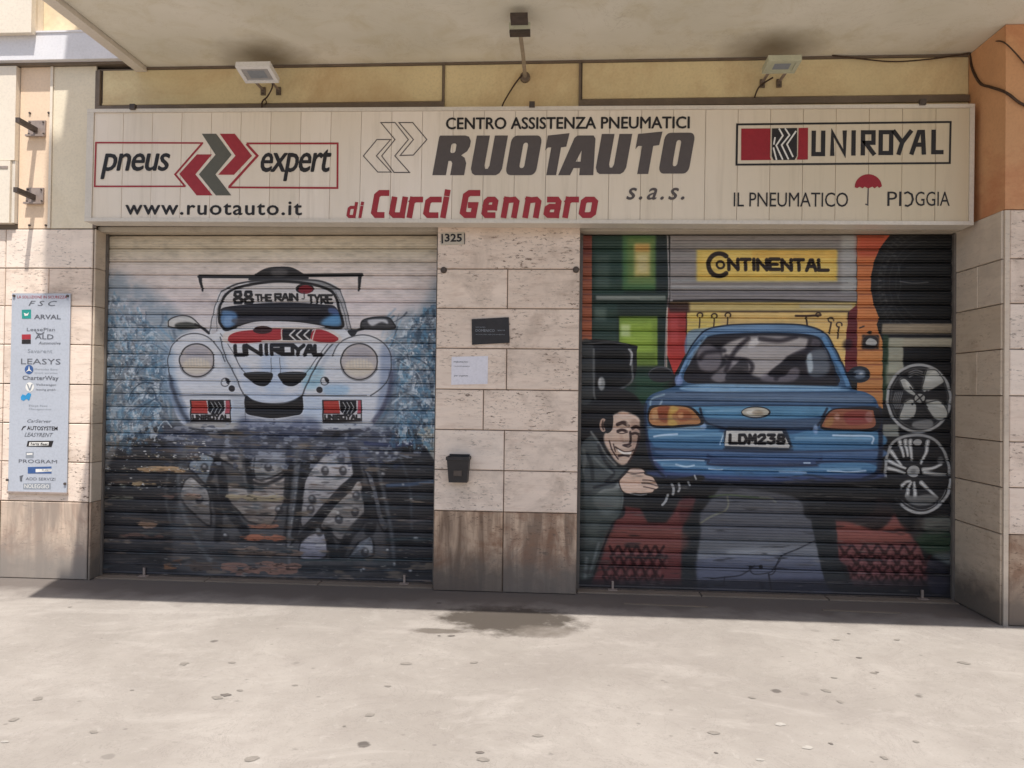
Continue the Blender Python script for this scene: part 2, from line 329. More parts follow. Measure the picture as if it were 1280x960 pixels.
# corner pillar on the right: travertine below, orange plaster above
rp = MB().box(2.945, 3.945, PY+0.03, 0.06, -0.02, 2.73).box(2.962, 3.93, PY+0.022, 0.06, 2.73, ZS-0.002).build('corner_pillar', K['joint'], bld)
for k in range(8):
    z0, z1 = COURSES[k], COURSES[k+1] if k < 7 else 2.735
    js = [2.968, 3.45, 3.94]
    for a, b_ in zip(js[:-1], js[1:]): slab('stone_slab', K['trav_low'] if k == 0 else K['trav'], rp, (a+b_)/2, (z0+z1)/2, b_-a, z1-z0, PY)
    sj = [PY+0.012, 0.0] if k in (0, 1, 2, 3, 5, 7) else [PY+0.012, -0.30, 0.0]
    if k == 4: sj = [PY+0.012, -0.30, 0.0]
    for a, b_ in zip(sj[:-1], sj[1:]):
        slab('stone_slab', K['trav_side'], rp, (a+b_)/2, (z0+z1)/2, b_-a, z1-z0, 2.925, side=1)
MB().poly([(2.936, -0.0), (2.966, -0.0), (2.966, 2.73), (2.936, 2.73)], PY-0.004, PY+0.010).build('edge_trim', K['trav_side'], rp)
MB().box(2.94, 3.95, PY+0.004, 0.06, 2.738, ZS-0.004).build('plaster_face', K['orange'], rp)
MB().box(3.2, 3.42, PY-0.05, PY+0.004, 3.64, 3.70).build('junction_box', K['brown'], rp)
# beam above the sign, its painted panels and brown frames
beam = MB().box(-4.9, 2.938, FY+0.012, 0.058, 2.80, ZS-0.002).build('beam', K['core'], bld)
MB().box(-0.868, 0.138, FY, FY+0.012, 2.81, ZS-0.02).build('beam_panel', K['yellow'], beam)
MB().box(-3.545, -0.888, FY, FY+0.012, 2.81, ZS-0.02).build('beam_panel', K['yellow'], beam)
MB().box(0.165, 2.936, FY, FY+0.012, 2.81, ZS-0.02).build('beam_panel', K['yellow'], beam)
for x0, x1 in ((-3.575, -0.868), (0.138, 2.936)):
    fr = MB().box(x0, x1, FY-0.022, FY+0.01, 3.62, 3.668)
    fr.box(x0, x0+0.016, FY-0.02, FY+0.01, 3.67, ZS-0.02)
    if x0 < -1: fr.box(x1-0.014, x1, FY-0.014, FY+0.01, 3.67, ZS-0.02)
    fr.build('frame', K['brown'], beam)
    MB().box(x0+0.03, x1-0.024, FY-0.008, FY+0.004, 3.678, 3.69).build('frame_bead', K['yellow'], beam)
MB().box(-0.888, -0.868, FY-0.006, FY+0.008, 2.81, ZS-0.02).build('joint_strip', K['brown'], beam)
MB().box(-3.3, 2.93, FY-0.012, FY+0.012, ZS-0.018, ZS-0.001).build('shadow_gap', K['brown'], beam)
# strips to the left of the sign
MB().box(-3.943, -3.60, FY, FY+0.012, 2.722, 3.985).build('cream_strip', K['cream'], beam)
MB().box(-3.606, -3.578, FY-0.003, FY+0.012, 2.722, 3.95).build('joint_strip', K['brown'], beam)
MB().box(-3.966, -3.946, FY-0.010, FY+0.012, 2.722, 3.985).build('edge_bead', K['cream_box'], beam)
MB().box(-4.215, -3.968, FY+0.003, FY+0.012, 2.722, 3.985).build('peach_strip', K['peach'], beam)
# string course and wall above it
sc = MB(); sc.box(-9, -3.19, FY-0.078, 0.0, 4.008, 4.215).box(-9, -3.19, FY-0.086, 0.0, 4.215, 4.228)
sc.build('string_course', K['white_paint'], bld)
MB().box(-9, -3.28, FY-0.03, 0.0, 3.987, 4.006).build('drip_groove', K['brown'], bld)
up = MB().box(-9, 9, FY+0.01, 0.02, 4.23, 12).build('upper_wall', K['rough_plaster'], bld)
MB().box(-5.6, -4.035, FY-0.135, FY-0.088, 4.192, 6.2).box(-5.6, -4.045, FY-0.0875, FY+0.008, 4.232, 6.2).build('window_surround', K['cream_box'], bld)
# balconies
def balcony(zb, x0, full):
    b_ = MB().box(x0+0.09, 6.0, -2.10, FY+0.009, zb, zb+0.16).build('balcony', K['soffit'], bld)
    e = MB(); e.poly([(x0, zb-0.035), (x0+0.085, zb-0.035), (x0+0.085, zb+0.20), (x0, zb+0.20)], -2.12, FY-0.004 if full else FY)
    e.build('edge_beam', K['alu'] if full else K['cream'], b_)
    MB().box(x0+0.087, 6.0, -2.12, -2.102, zb-0.035, zb+0.20).build('front_fascia', K['cream'], b_)
    MB().box(x0, 6.0, -2.12, -2.04, zb+0.205, zb+1.1).build('parapet', K['cream'], b_)
balcony(ZS, -3.275, True); balcony(7.35, -3.42, False)
# thresholds under the shutters
for x0, x1 in ((-3.575, -0.912), (0.168, 2.92)):
    m_ = MB(); n = 3; wd = (x1-x0)/n
    for i in range(n): link('threshold_slab', slab_mesh(wd-0.008, 0.15, 0.012).mesh('threshold_slab'), K['core'], bld, loc=(x0+wd*(i+.5), -0.035, -0.002), rot=(-math.pi/2, 0, 0))
# ------------------------------------------------------------------ panel box cut by the left edge of the picture
pb = empty('panel_box', (-4.6, -0.2, 2.76), 'cream panelled box of the neighbouring front, at the far left above the travertine', 'panel')
MB().box(-5.6, -4.222, FY-0.04, FY+0.015, 3.245, 3.98).build('panel', K['cream_box'], pb)
MB().box(-5.6, -4.248, FY-0.05, FY+0.015, 2.755, 3.238).build('panel', K['cream_box'], pb)
MB().box(-5.6, -4.265, FY-0.054, FY-0.05, 3.175, 3.195).build('groove_strip', K['steel'], pb)
MB().box(-4.246, -4.222, FY-0.03, FY+0.014, 2.76, 3.243).build('side_frame', K['alu'], pb)
# ------------------------------------------------------------------ wall brackets
def bracket(x, z, label):
    r = empty('wall_bracket', (x, FY, z), label, 'bracket', 'steel brackets on the peach strip')
    pl = MB().box(x-0.055, x+0.085, FY-0.010, FY+0.003, z-0.03, z+0.085); pl.build('plate', K['steel'], r)
    MB().box(x-0.06, x+0.09, FY-0.035, FY-0.010, z-0.045, z-0.031).build('ledge', K['steel'], r)
    MB().obox((x+0.012, FY-0.11, z+0.012), (0.03,-1,0.02), (1,0,0), (0,0,1), 0.102, 0.016, 0.018).build('arm', K['darkm'], r)
    for dx, dz in ((-0.04, 0.07), (0.07, 0.07), (-0.045, -0.02), (0.075, -0.02)):
        MB().tube([(x+dx, FY-0.010, z+dz), (x+dx, FY-0.018, z+dz)], 0.007, 6).build('bolt', K['darkm'], r)
bracket(-4.085, 3.478, 'upper steel bracket with a short arm, on the peach strip left of the sign')
bracket(-4.09, 2.952, 'lower steel bracket with a short arm, on the peach strip just above the travertine')
for x, z in ((-4.135, 3.625), (-3.98, 3.625), (-4.12, 2.745), (-3.985, 2.745)):
    MB().tube([(x, FY+0.004, z), (x, FY-0.006, z)], 0.009, 6).build('screw', K['darkm'], beam)
# ------------------------------------------------------------------ text tools
def text_mesh(s, shear=0.0, off=0.0, spacing=1.0, res=3):
    cu = bpy.data.curves.new('t', 'FONT'); cu.body = s; cu.shear = shear; cu.offset = off; cu.space_character = spacing; cu.resolution_u = res; cu.fill_mode = 'BOTH'
    o = bpy.data.objects.new('t', cu); COL.objects.link(o); bpy.context.view_layer.update()
    me = bpy.data.meshes.new_from_object(o.evaluated_get(bpy.context.evaluated_depsgraph_get())); bpy.data.objects.remove(o); bpy.data.curves.remove(cu)
    return me
def fit_mesh(me, x0, x1, z0, z1, y, slope=0.0):
    n = len(me.vertices); a = np.empty(n*3, dtype=np.float32); me.vertices.foreach_get('co', a); a = a.reshape(-1, 3)
    lo, hi = a.min(0), a.max(0); X = x0 + (a[:,0]-lo[0])/(hi[0]-lo[0])*(x1-x0); Z = z0 + (a[:,1]-lo[1])/(hi[1]-lo[1])*(z1-z0)
    out = np.stack([X, np.full(n, y), Z + slope*(X-x0)], 1).astype(np.float32); me.vertices.foreach_set('co', out.ravel()); me.update(); return me
def loops_mesh(loops):
    """filled 2D outline, inner loops cut holes; (x, y) points"""
    cu = bpy.data.curves.new('l', 'CURVE'); cu.dimensions = '2D'; cu.fill_mode = 'BOTH'
    for lp in loops:
        sp = cu.splines.new('POLY'); sp.points.add(len(lp)-1); sp.use_cyclic_u = True
        for p, q in zip(sp.points, lp): p.co = (q[0], q[1], 0, 1)
    o = bpy.data.objects.new('l', cu); COL.objects.link(o); bpy.context.view_layer.update()
    me = bpy.data.meshes.new_from_object(o.evaluated_get(bpy.context.evaluated_depsgraph_get())); bpy.data.objects.remove(o); bpy.data.curves.remove(cu)
    return me
def rrect(x0, y0, x1, y1, r, n=4):
    out = []
    for cx, cy, a0 in ((x1-r, y1-r, 0), (x0+r, y1-r, 90), (x0+r, y0+r, 180), (x1-r, y0+r, 270)):
        for i in range(n+1):
            a = math.radians(a0+90*i/n); out.append((cx+r*math.cos(a), cy+r*math.sin(a)))
    return out
def map_mesh(me, f):
    for v in me.vertices: v.co = f(v.co.x, v.co.y)
    me.update(); return me
# ------------------------------------------------------------------ the shop sign
SX0, SY, SZ0 = -3.567, -0.300, 2.739; SL, SH = 6.458, 0.850; SLOPE = -0.0064
sign = empty('shop_sign', (SX0, SY, SZ0), 'long cream tyre shop sign with dark and red lettering, over both roller shutters', 'sign')
sign.rotation_euler = (0, math.atan(-SLOPE), 0)
def slink(name, me, mat, parent=None):
    if not me.materials: me.materials.append(mat)
    o = bpy.data.objects.new(name, me); COL.objects.link(o); o.parent = parent or sign; return o
def sb(mb, name, mat, parent=None): return slink(name, mb.mesh(name), K[mat], parent)
def SP(px, py):
    p = unproj(px, py, SY-0.004); return (p[0]-SX0, p[2]-SZ0-SLOPE*(p[0]-SX0))
sb(MB().box(0.02, SL-0.02, 0.012, 0.14, 0.02, SH-0.02), 'housing', 'alu')
for nm, bx in (('frame', (0, SL, -0.012, 0.14, 0, 0.026)), ('frame', (0, SL, -0.012, 0.14, SH-0.026, SH)), ('frame', (0, 0.052, -0.011, 0.14, 0.0265, SH-0.0265)), ('frame', (SL-0.03, SL, -0.011, 0.14, 0.0265, SH-0.0265))):
    sb(MB().box(*bx), nm, 'alu')
NP = 28; pw = (SL-0.052-0.03)/NP
pme = slab_mesh(pw-0.0026, SH-0.054, 0.010, 0.0012).mesh('panel'); pme.materials.append(K['sign'])
for i in range(NP):
    o = bpy.data.objects.new('panel', pme); COL.objects.link(o); o.parent = sign
    o.location = (0.052+pw*(i+0.5), 0.008+random.uniform(-0.0008, 0.0008), SH/2); 
for cx in (0.36, 3.36, 6.1): sb(MB().box(cx-0.02, cx+0.02, -0.03, 0.0, SH-0.01, SH+0.03), 'clip', 'darkm')
LY = -0.0045
def stext(s, x0, y0, x1, y1, mat, shear=0.0, off=0.0, spacing=1.0, name='lettering', bold=0.0):
    """letters filling the photo box x0,y0 (top left) - x1,y1 (bottom right)"""
    a = SP(x0, (y0+y1)/2)[0]; b_ = SP(x1, (y0+y1)/2)[0]; zt = SP((x0+x1)/2, y0)[1]; zb = SP((x0+x1)/2, y1)[1]
    me = fit_mesh(text_mesh(s, shear, off, spacing), a, b_, zb, zt, LY)
    if bold:                                                # heavier face: the same outline laid down again a hair to each side
        b0 = bmesh.new(); b0.from_mesh(me)
        for k, (dx, dz) in enumerate(((bold, 0), (-bold, 0), (0, bold*.8), (0, -bold*.8))):
            m2 = me.copy(); m2.transform(Matrix.Translation((dx, -0.00025*(k+1), dz))); b0.from_mesh(m2); bpy.data.meshes.remove(m2)
        b0.to_mesh(me); b0.free()
    return slink(name, me, K[mat])
def spoly(pts, mat, name='emblem', dy=0.0, holes=()):
    lps = [[SP(*p) for p in pts]] + [[SP(*p) for p in h] for h in holes]
    me = map_mesh(loops_mesh(lps), lambda x, y: (x, LY+dy, y)); return slink(name, me, K[mat])
def sline(pts, wd, mat, name='outline', closed=False, dy=0.0):
    """thin line as one bevelled strip (mitred, no overlaps)"""
    P = [Vector(SP(*p)) for p in pts]; n = len(P); L, R = [], []
    for i in range(n):
        a = P[i-1] if (i > 0 or closed) else None; c = P[(i+1) % n] if (i < n-1 or closed) else None
        d1 = (P[i]-a).normalized() if a is not None else (c-P[i]).normalized(); d2 = (c-P[i]).normalized() if c is not None else d1
        nn = Vector((-d1.y-d2.y, d1.x+d2.x)); nn.normalize(); k = wd/2/max(0.35, nn.dot(Vector((-d1.y, d1.x))))
        L.append(P[i]+nn*k); R.append(P[i]-nn*k)
    m_ = MB(); m_.add([(p.x, LY+dy, p.y) for p in L] + [(p.x, LY+dy, p.y) for p in R], [(i, (i+1) % n, n+(i+1) % n, n+i) for i in range(n if closed else n-1)])
    return slink(name, m_.mesh(name), K[mat])
def C1(pts): return [(100+x/3.879, 120+y/3.879) for x, y in pts]
def C2(pts): return [(420+x/3.765, 120+y/3.765) for x, y in pts]
def C3(pts): return [(740+x/4.923, 120+y/4.923) for x, y in pts]
def C4(pts): return [(900+x/3.879, 120+y/3.879) for x, y in pts]
# left logo
sline(C1([(595,228),(75,226),(70,438),(508,438)]), 0.012, 'redf')
sline(C1([(718,443),(1247,446),(1247,230),(805,230)]), 0.014, 'redf')
sline(C1([(590,230),(460,380),(510,440)]), 0.014, 'redf', dy=-0.0003)
sline(C1([(805,232),(858,290),(722,441)]), 0.018, 'redf', dy=-0.0003)
spoly(C1([(588,183),(658,183),(733,285),(655,380),(733,482),(658,482),(575,380),(655,285)]), 'olive')
spoly(C1([(675,183),(748,183),(832,290),(745,382),(668,382),(752,290)]), 'redf')
spoly(C1([(565,283),(638,283),(558,380),(642,482),(565,482),(480,378)]), 'redf')
stext('pneus', 126, 192, 211.5, 223.5, 'black', 0.22, 0.0, 0.92, bold=0.004)
stext('expert', 326, 187, 413, 226, 'black', 0.22, 0.0, 0.92, bold=0.004)
stext('www.ruotauto.it', 157, 252, 377, 268.5, 'black', 0, 0.0, 1.12, bold=0.003)
# outline emblem
for lp in ([(208,125),(275,125),(338,205),(275,282),(345,360),(272,360),(213,282),(275,205)], [(293,125),(358,125),(425,205),(362,278),(300,280),(362,205)], [(190,205),(255,205),(188,282),(258,358),(195,358),(127,282)]):
    sline(C2(lp), 0.007, 'dgrey', closed=True)
stext('CENTRO ASSISTENZA PNEUMATICI', 557, 146.5, 861, 161, 'black', 0, 0.0, 1.0, bold=0.0028)
# heavy slanted name: glyph outlines in a unit box, counters cut out
def G(*l): return list(l)
gl = {
 'R': [[(0,0),(.42,0),(.42,.36),(.50,.36),(.55,.30),(.55,0),(.98,0),(.98,.30),(.90,.44),(.78,.50),(.94,.60),(1,.72),(1,.86),(.92,.97),(.80,1),(.02,1),(0,.96)], rrect(.42,.56,.58,.80,.06)],
 'U': [[(0,1),(.42,1),(.42,.24),(.46,.16),(.54,.16),(.58,.24),(.58,1),(1,1),(1,.16),(.94,.05),(.84,0),(.16,0),(.06,.05),(0,.16)]],
 'O': [rrect(0,0,1,1,.17), rrect(.42,.18,.58,.82,.07)],
 'T': [[(0,1),(1,1.06),(.96,.72),(.72,.70),(.72,0),(.26,0),(.26,.70),(.10,.70),(0,.62)]],
 'A': [[(0,0),(.34,0),(.42,.18),(.60,.18),(.60,0),(1,0),(.96,.92),(.90,1),(.44,1),(.36,.94)], [(.46,.34),(.60,.34),(.60,.62)]],
}
SHR = 0.16
cells = [('R',545,627),('U',590,630),('O',0,0)]
xs_ = [('R',458,632),('U',634,802),('O',800,965),('T',968,1090),('A',1050,1222)]
xs_ = [(c, 420+a/3.765, 420+b_/3.765) for c, a, b_ in xs_] + [('U', 740+22/4.923, 740+238/4.923), ('T', 740+245/4.923, 740+422/4.923), ('O', 740+412/4.923, 740+628/4.923)]
for c, a, b_ in xs_:
    yt, yb = (169.5, 219.0) if a < 740 else (167.5, 217.5)
    if c == 'O' and a > 740: yt, yb = 166, 217
    za, zb = SP(a, yt)[1], SP(a, yb)[1]; xa, xb = SP(a-1.2, 190)[0], SP(b_+1.0, 190)[0]; shw = (za-zb)*SHR
    if c == 'A': shw *= 0.5
    me = map_mesh(loops_mesh(gl[c]), lambda x, y: (xa + x*(xb-xa-shw) + y*shw, LY, zb + y*(za-zb))); slink('lettering', me, K['dgrey'])
# stroke letters (square-ended bars, each bar a hair in front of the previous one so that none coincide)
def strokes(lines, wd, f, mat, name='lettering', ext=0.5, dy=0.0):
    m_ = MB()
    for k, ln in enumerate(lines):
        P = [Vector(f(*p)) for p in ln]; P = [p for i, p in enumerate(P) if i == 0 or (p-P[i-1]).length > 1e-5]
        if len(P) < 2: continue
        cl_ = (P[0]-P[-1]).length < 1e-5
        if cl_: P = P[:-1]
        else: P[0] = P[0]-(P[1]-P[0]).normalized()*wd*ext; P[-1] = P[-1]+(P[-1]-P[-2]).normalized()*wd*ext
        n = len(P); L, R = [], []; y = LY+dy-0.0003*k
        for i in range(n):
            a = P[i-1] if (i > 0 or cl_) else None; c = P[(i+1) % n] if (i < n-1 or cl_) else None
            d1 = (P[i]-a).normalized() if a is not None else (c-P[i]).normalized(); d2 = (c-P[i]).normalized() if c is not None else d1
            nn = Vector((-d1.y-d2.y, d1.x+d2.x)); nn.normalize(); kk = wd/2/max(0.45, nn.dot(Vector((-d1.y, d1.x)))); L.append(P[i]+nn*kk); R.append(P[i]-nn*kk)
        m_.add([(p.x, y, p.y) for p in R] + [(p.x, y, p.y) for p in L], [(i, (i+1) % n, n+(i+1) % n, n+i) for i in range(n if cl_ else n-1)])
    return slink(name, m_.mesh(name, fix=False), K[mat])
cg = {
 'C': [[(1,1),(.30,1),(.0,.88),(0,.12),(.30,0),(.9,0)]], 'G': [[(1,1),(.30,1),(0,.88),(0,.12),(.30,0),(1,0),(1,.45),(.62,.45)]],
 'u': [[(0,.7),(0,.1),(.25,0),(1,0)],[(1,.7),(1,0)]], 'r': [[(0,.7),(0,0)],[(0,.6),(.35,.7),(1,.7)]], 'c': [[(1,.7),(.25,.7),(0,.6),(0,.1),(.25,0),(.95,0)]],
 'i': [[(.5,.7),(.5,0)],[(.5,.98),(.5,1.02)]], 'e': [[(0,.34),(1,.34)],[(1,.34),(1,.62),(.78,.7),(.22,.7),(0,.6),(0,.1),(.25,0),(.95,0)]],
 'n': [[(0,.7),(0,0)],[(0,.66),(.75,.7),(1,.6),(1,0)]], 'a': [[(.1,.7),(.8,.7),(1,.6),(1,0)],[(1,.38),(.25,.38),(0,.3),(0,.08),(.22,0),(1,0)]],
 'o': [[(.22,0),(0,.1),(0,.6),(.22,.7),(.78,.7),(1,.6),(1,.1),(.78,0),(.22,0)]], 'd': [[(1,1),(1,0)],[(1,0),(.22,0),(0,.1),(0,.6),(.22,.7),(1,.7)]],
}
def word(s, cells_, ytop, ybot, wd, mat, shear, name='lettering'):
    for ch, (a, b_) in zip(s, cells_):
        zt, zb = SP(a, ytop)[1]-wd/2, SP(a, ybot)[1]+wd/2; xa, xb = SP(a, ybot)[0]+wd/2, SP(b_, ybot)[0]-wd/2
        if xb < xa: xa = xb = (xa+xb)/2
        strokes(cg[ch], wd, lambda x, y: (xa+x*(xb-xa)+(y-0.0)*(zt-zb)*shear, zb+y*(zt-zb)), mat, name, ext=0.5)
c2x = lambda *v: [(420+a/3.765, 420+b_/3.765) for a, b_ in v]
word('C', c2x((162,232)), 237.5, 272.5, 0.044, 'redf', 0.16); word('urci', c2x((247,324),(333,396),(408,484),(487,522)), 237.5, 272.5, 0.042, 'redf', 0.16)
word('G', c2x((580,660)), 237.5, 272.5, 0.044, 'redf', 0.16); word('ennaro', c2x((682,752),(776,852),(878,955),(975,1050),(1066,1130),(1140,1222)), 237.5, 272.5, 0.042, 'redf', 0.16)
word('di', c2x((48,92),(102,124)), 252.5, 272.5, 0.023, 'redf', 0.16)
stext('s.a.s.', 783, 235, 855, 249.5, 'dgrey', 0.35, 0.0, 1.25, bold=0.0025)
# right logo
sline(C4([(80,138),(1115,126),(1112,325),(78,333)]), 0.014, 'black', closed=True)
spoly(C4([(100,158),(242,157),(240,296),(246,310),(100,312)]), 'red'); spoly(C4([(378,155),(424,154),(424,308),(370,309),(376,290)]), 'red')
spoly(C4([(249,157),(371,155),(371,290),(360,310),(258,311),(249,292)]), 'black')
for k_, pts in enumerate(([(283,158),(302,192),(270,240),(302,309)], [(312,157),(334,190),(296,238),(330,308)], [(366,170),(322,234),(352,296)], [(256,250),(272,310)], [(258,236),(264,200)])):
    sline(C4(pts), 0.011, 'white', 'emblem', dy=-0.0006-0.0002*k_)
ur = {
 'U': [[(0,1),(0,0),(1,0),(1,1)]], 'N': [[(0,0),(0,1),(1,0),(1,1)]], 'I': [[(.5,0),(.5,1)]], 'R': [[(0,0),(0,1),(1,1),(1,.5),(.25,.5),(1,0)]],
 'O': [[(0,0),(0,1),(1,1),(1,0),(0,0)]], 'Y': [[(0,1),(.5,.5),(1,1)],[(.5,.5),(.3,0)]], 'A': [[(0,0),(.55,1),(.85,1),(.95,0)],[(.3,.38),(.9,.38)]], 'L': [[(0,1),(0,0),(1,0)]],
}
for ch, a, b_ in (('U',441,508),('N',532,612),('I',628,662),('R',680,752),('O',766,838),('Y',832,930),('A',918,1000),('L',1022,1082)):
    wd = 0.030; x0, x1 = 900+a/3.879, 900+b_/3.879; yt = 120+(168-(a-441)*0.008)/3.879; yb = 120+(292-(a-441)*0.016)/3.879
    xa, xb, zt, zb = SP(x0, 180)[0]+wd/2, SP(x1, 180)[0]-wd/2, SP(x0, yt)[1]-wd/2, SP(x0, yb)[1]+wd/2
    if ch == 'I': xa = xb = (xa+xb)/2
    strokes(ur[ch], wd, lambda x, y: (xa+x*(xb-xa), zb+y*(zt-zb)), 'black')
stext('IL PNEUMATICO', 917, 240.5, 1060, 258.5, 'black', 0, 0.0, 0.98)
stext('PI', 1109, 239.5, 1126.5, 257.5, 'black'); stext('GGIA', 1144, 239.5, 1187, 257.5, 'black', 0, 0.0, 0.98)
sline([(1130,241.8),(1134.5,240.2),(1139.5,243),(1141,249),(1139,255),(1134.5,257.6),(1131,256.6)], 0.013, 'black', 'lettering')
umb = [(652,442)] + [(718-66*math.cos(math.pi*i/16), 442-63*math.sin(math.pi*i/16)) for i in range(1, 16)] + [(784,438)]
umb += [(770,446),(762,438),(748,448),(738,440),(718,448),(700,440),(690,448),(676,440),(664,447)]
spoly(C4(umb), 'red'); sline(C4([(718,440),(716,528),(704,524)]), 0.009, 'dgrey', 'emblem', dy=0.0006)
# ------------------------------------------------------------------ brush work for the two painted shutters
class Canvas:
    """a rectified picture plane; every point is given in photo pixels and carried onto the shutter plane"""
    def __init__(s, x0, x1, zt, S_=330):
        s.x0, s.zt, s.S = x0, zt, S_; s.W = int((x1-x0)*S_); s.H = int(zt*S_); s.a = np.zeros((s.H, s.W, 3), np.float32)
        s.Y, s.X = np.mgrid[0:s.H, 0:s.W].astype(np.float32)
    def T(s, pts):
        out = []
        for px, py in pts:
            p = unproj(px, py, -0.01); out.append(((p[0]-s.x0)*s.S, (s.zt-p[2])*s.S))
        return np.array(out, np.float32)
    def sm(s, P, closed, n=6):
        m_ = len(P)
        if m_ < 3: return P
        out = []; rngi = range(m_ if closed else m_-1)
        for i in rngi:
            p0, p1, p2, p3 = (P[(i-1) % m_], P[i], P[(i+1) % m_], P[(i+2) % m_]) if closed else (P[max(i-1,0)], P[i], P[i+1], P[min(i+2,m_-1)])
            for k in range(n):
                t_ = k/n; out.append(0.5*((2*p1)+(p2-p0)*t_+(2*p0-5*p1+4*p2-p3)*t_**2+(3*p1-p0-3*p2+p3)*t_**3))
        if not closed: out.append(P[-1])
        return np.array(out, np.float32)
    def mask_poly(s, P):
        m_ = np.zeros((s.H, s.W), np.float32); y0 = max(0, int(P[:,1].min())-1); y1 = min(s.H, int(P[:,1].max())+2)
        x0 = max(0, int(P[:,0].min())-2); x1 = min(s.W, int(P[:,0].max())+3)
        if x1 <= x0 or y1 <= y0: return m_, (0,0,0,0)
        A, B = P, np.roll(P, -1, 0); cols = np.arange(x0, x1, dtype=np.float32)
        for y in range(y0, y1):
            row = np.zeros(x1-x0, np.float32)
            for sub in (0.17, 0.5, 0.83):
                yy = y+sub; c_ = (A[:,1] <= yy) != (B[:,1] <= yy)
                if not c_.any(): continue
                xs__ = np.sort(A[c_,0]+(yy-A[c_,1])/(B[c_,1]-A[c_,1])*(B[c_,0]-A[c_,0]))
                for a_, b__ in zip(xs__[::2], xs__[1::2]): row += np.clip(cols+1-a_, 0, 1)-np.clip(cols+1-b__, 0, 1)
            m_[y, x0:x1] = row/3
        return m_, (x0, x1, y0, y1)
    def blur(s, m_, r):
        for _ in range(3):
            for ax in (0, 1):
                k = max(1, int(r)); c_ = np.cumsum(np.pad(m_, [(k+1, k) if i == ax else (0, 0) for i in (0, 1)], mode='edge'), axis=ax, dtype=np.float64)
                n_ = m_.shape[ax]; w_ = 2*k+1
                m_ = ((c_[w_:w_+n_] - c_[0:n_]) if ax == 0 else (c_[:, w_:w_+n_] - c_[:, 0:n_])).astype(np.float32)/w_
        return m_
    def put(s, m_, col, al=1.0, bb=None):
        x0, x1, y0, y1 = bb if bb else (0, s.W, 0, s.H); mm = (m_[y0:y1, x0:x1]*al)[..., None]
        c_ = np.asarray(col, np.float32)/255
        if c_.ndim == 3: c_ = c_[y0:y1, x0:x1]
        s.a[y0:y1, x0:x1] = s.a[y0:y1, x0:x1]*(1-mm)+c_*mm
    def fill(s, pts, col, al=1.0, soft=0, smooth=True, col2=None, tex=0.0):
        """flat or vertical-gradient fill; soft = airbrush radius in photo pixels"""
        P = s.T(pts); P = s.sm(P, True) if smooth else P
        m_, bb = s.mask_poly(P)
        if bb[1] <= bb[0]: return
        if soft:
            r = soft*0.9; q = int(r*3+3); bb = (max(0,bb[0]-q), min(s.W,bb[1]+q), max(0,bb[2]-q), min(s.H,bb[3]+q)); sub = m_[bb[2]:bb[3], bb[0]:bb[1]]; m_[bb[2]:bb[3], bb[0]:bb[1]] = s.blur(sub, r)
        if tex: m_ = m_*np.clip(1-tex+2*tex*s.noise(18), 0, 1)
        if col2 is not None:
            t_ = np.clip((s.Y-bb[2])/max(1, bb[3]-bb[2]), 0, 1)[..., None]; col = np.asarray(col)*(1-t_)+np.asarray(col2)*t_
        s.put(m_, col, al, bb)
    def stroke(s, pts, wd, col, al=1.0, smooth=True, soft=0.7, w2=None):
        P = s.T(pts); P = s.sm(P, False) if smooth else P
        n = len(P); w2 = wd if w2 is None else w2; m_ = np.zeros((s.H, s.W), np.float32); bbx = [s.W, 0, s.H, 0]
        for i in range(n-1):
            a_, b__ = P[i], P[i+1]; ra = wd+(w2-wd)*i/max(1,n-1); q = max(wd, w2)+soft*2+2
            x0, x1 = int(max(0, min(a_[0],b__[0])-q)), int(min(s.W, max(a_[0],b__[0])+q+1)); y0, y1 = int(max(0, min(a_[1],b__[1])-q)), int(min(s.H, max(a_[1],b__[1])+q+1))
            if x1 <= x0 or y1 <= y0: continue
            X, Y = s.X[y0:y1, x0:x1]-a_[0], s.Y[y0:y1, x0:x1]-a_[1]; d = b__-a_; L = max(1e-6, float(d@d)); t_ = np.clip((X*d[0]+Y*d[1])/L, 0, 1)
            D = np.sqrt((X-t_*d[0])**2+(Y-t_*d[1])**2); v_ = np.clip(0.5-(D-ra)/(soft*2+0.6), 0, 1)
            m_[y0:y1, x0:x1] = np.maximum(m_[y0:y1, x0:x1], v_); bbx = [min(bbx[0],x0), max(bbx[1],x1), min(bbx[2],y0), max(bbx[3],y1)]
        if bbx[1] > bbx[0]: s.put(m_, col, al, bbx)
    def ell(s, cx, cy, rx, ry, col, al=1.0, soft=0, rot=0, **k):
        c_, q = math.cos(math.radians(rot)), math.sin(math.radians(rot))
        s.fill([(cx+rx*math.cos(a)*c_-ry*math.sin(a)*q, cy+rx*math.cos(a)*q+ry*math.sin(a)*c_) for a in np.linspace(0, 2*math.pi, 14, endpoint=False)], col, al, soft, True, **k)
    def ring(s, cx, cy, rx, ry, wd, col, al=1.0, a0=0, a1=360, soft=0.7):
        s.stroke([(cx+rx*math.cos(math.radians(a)), cy+ry*math.sin(math.radians(a))) for a in np.linspace(a0, a1, 19)], wd, col, al, True, soft)
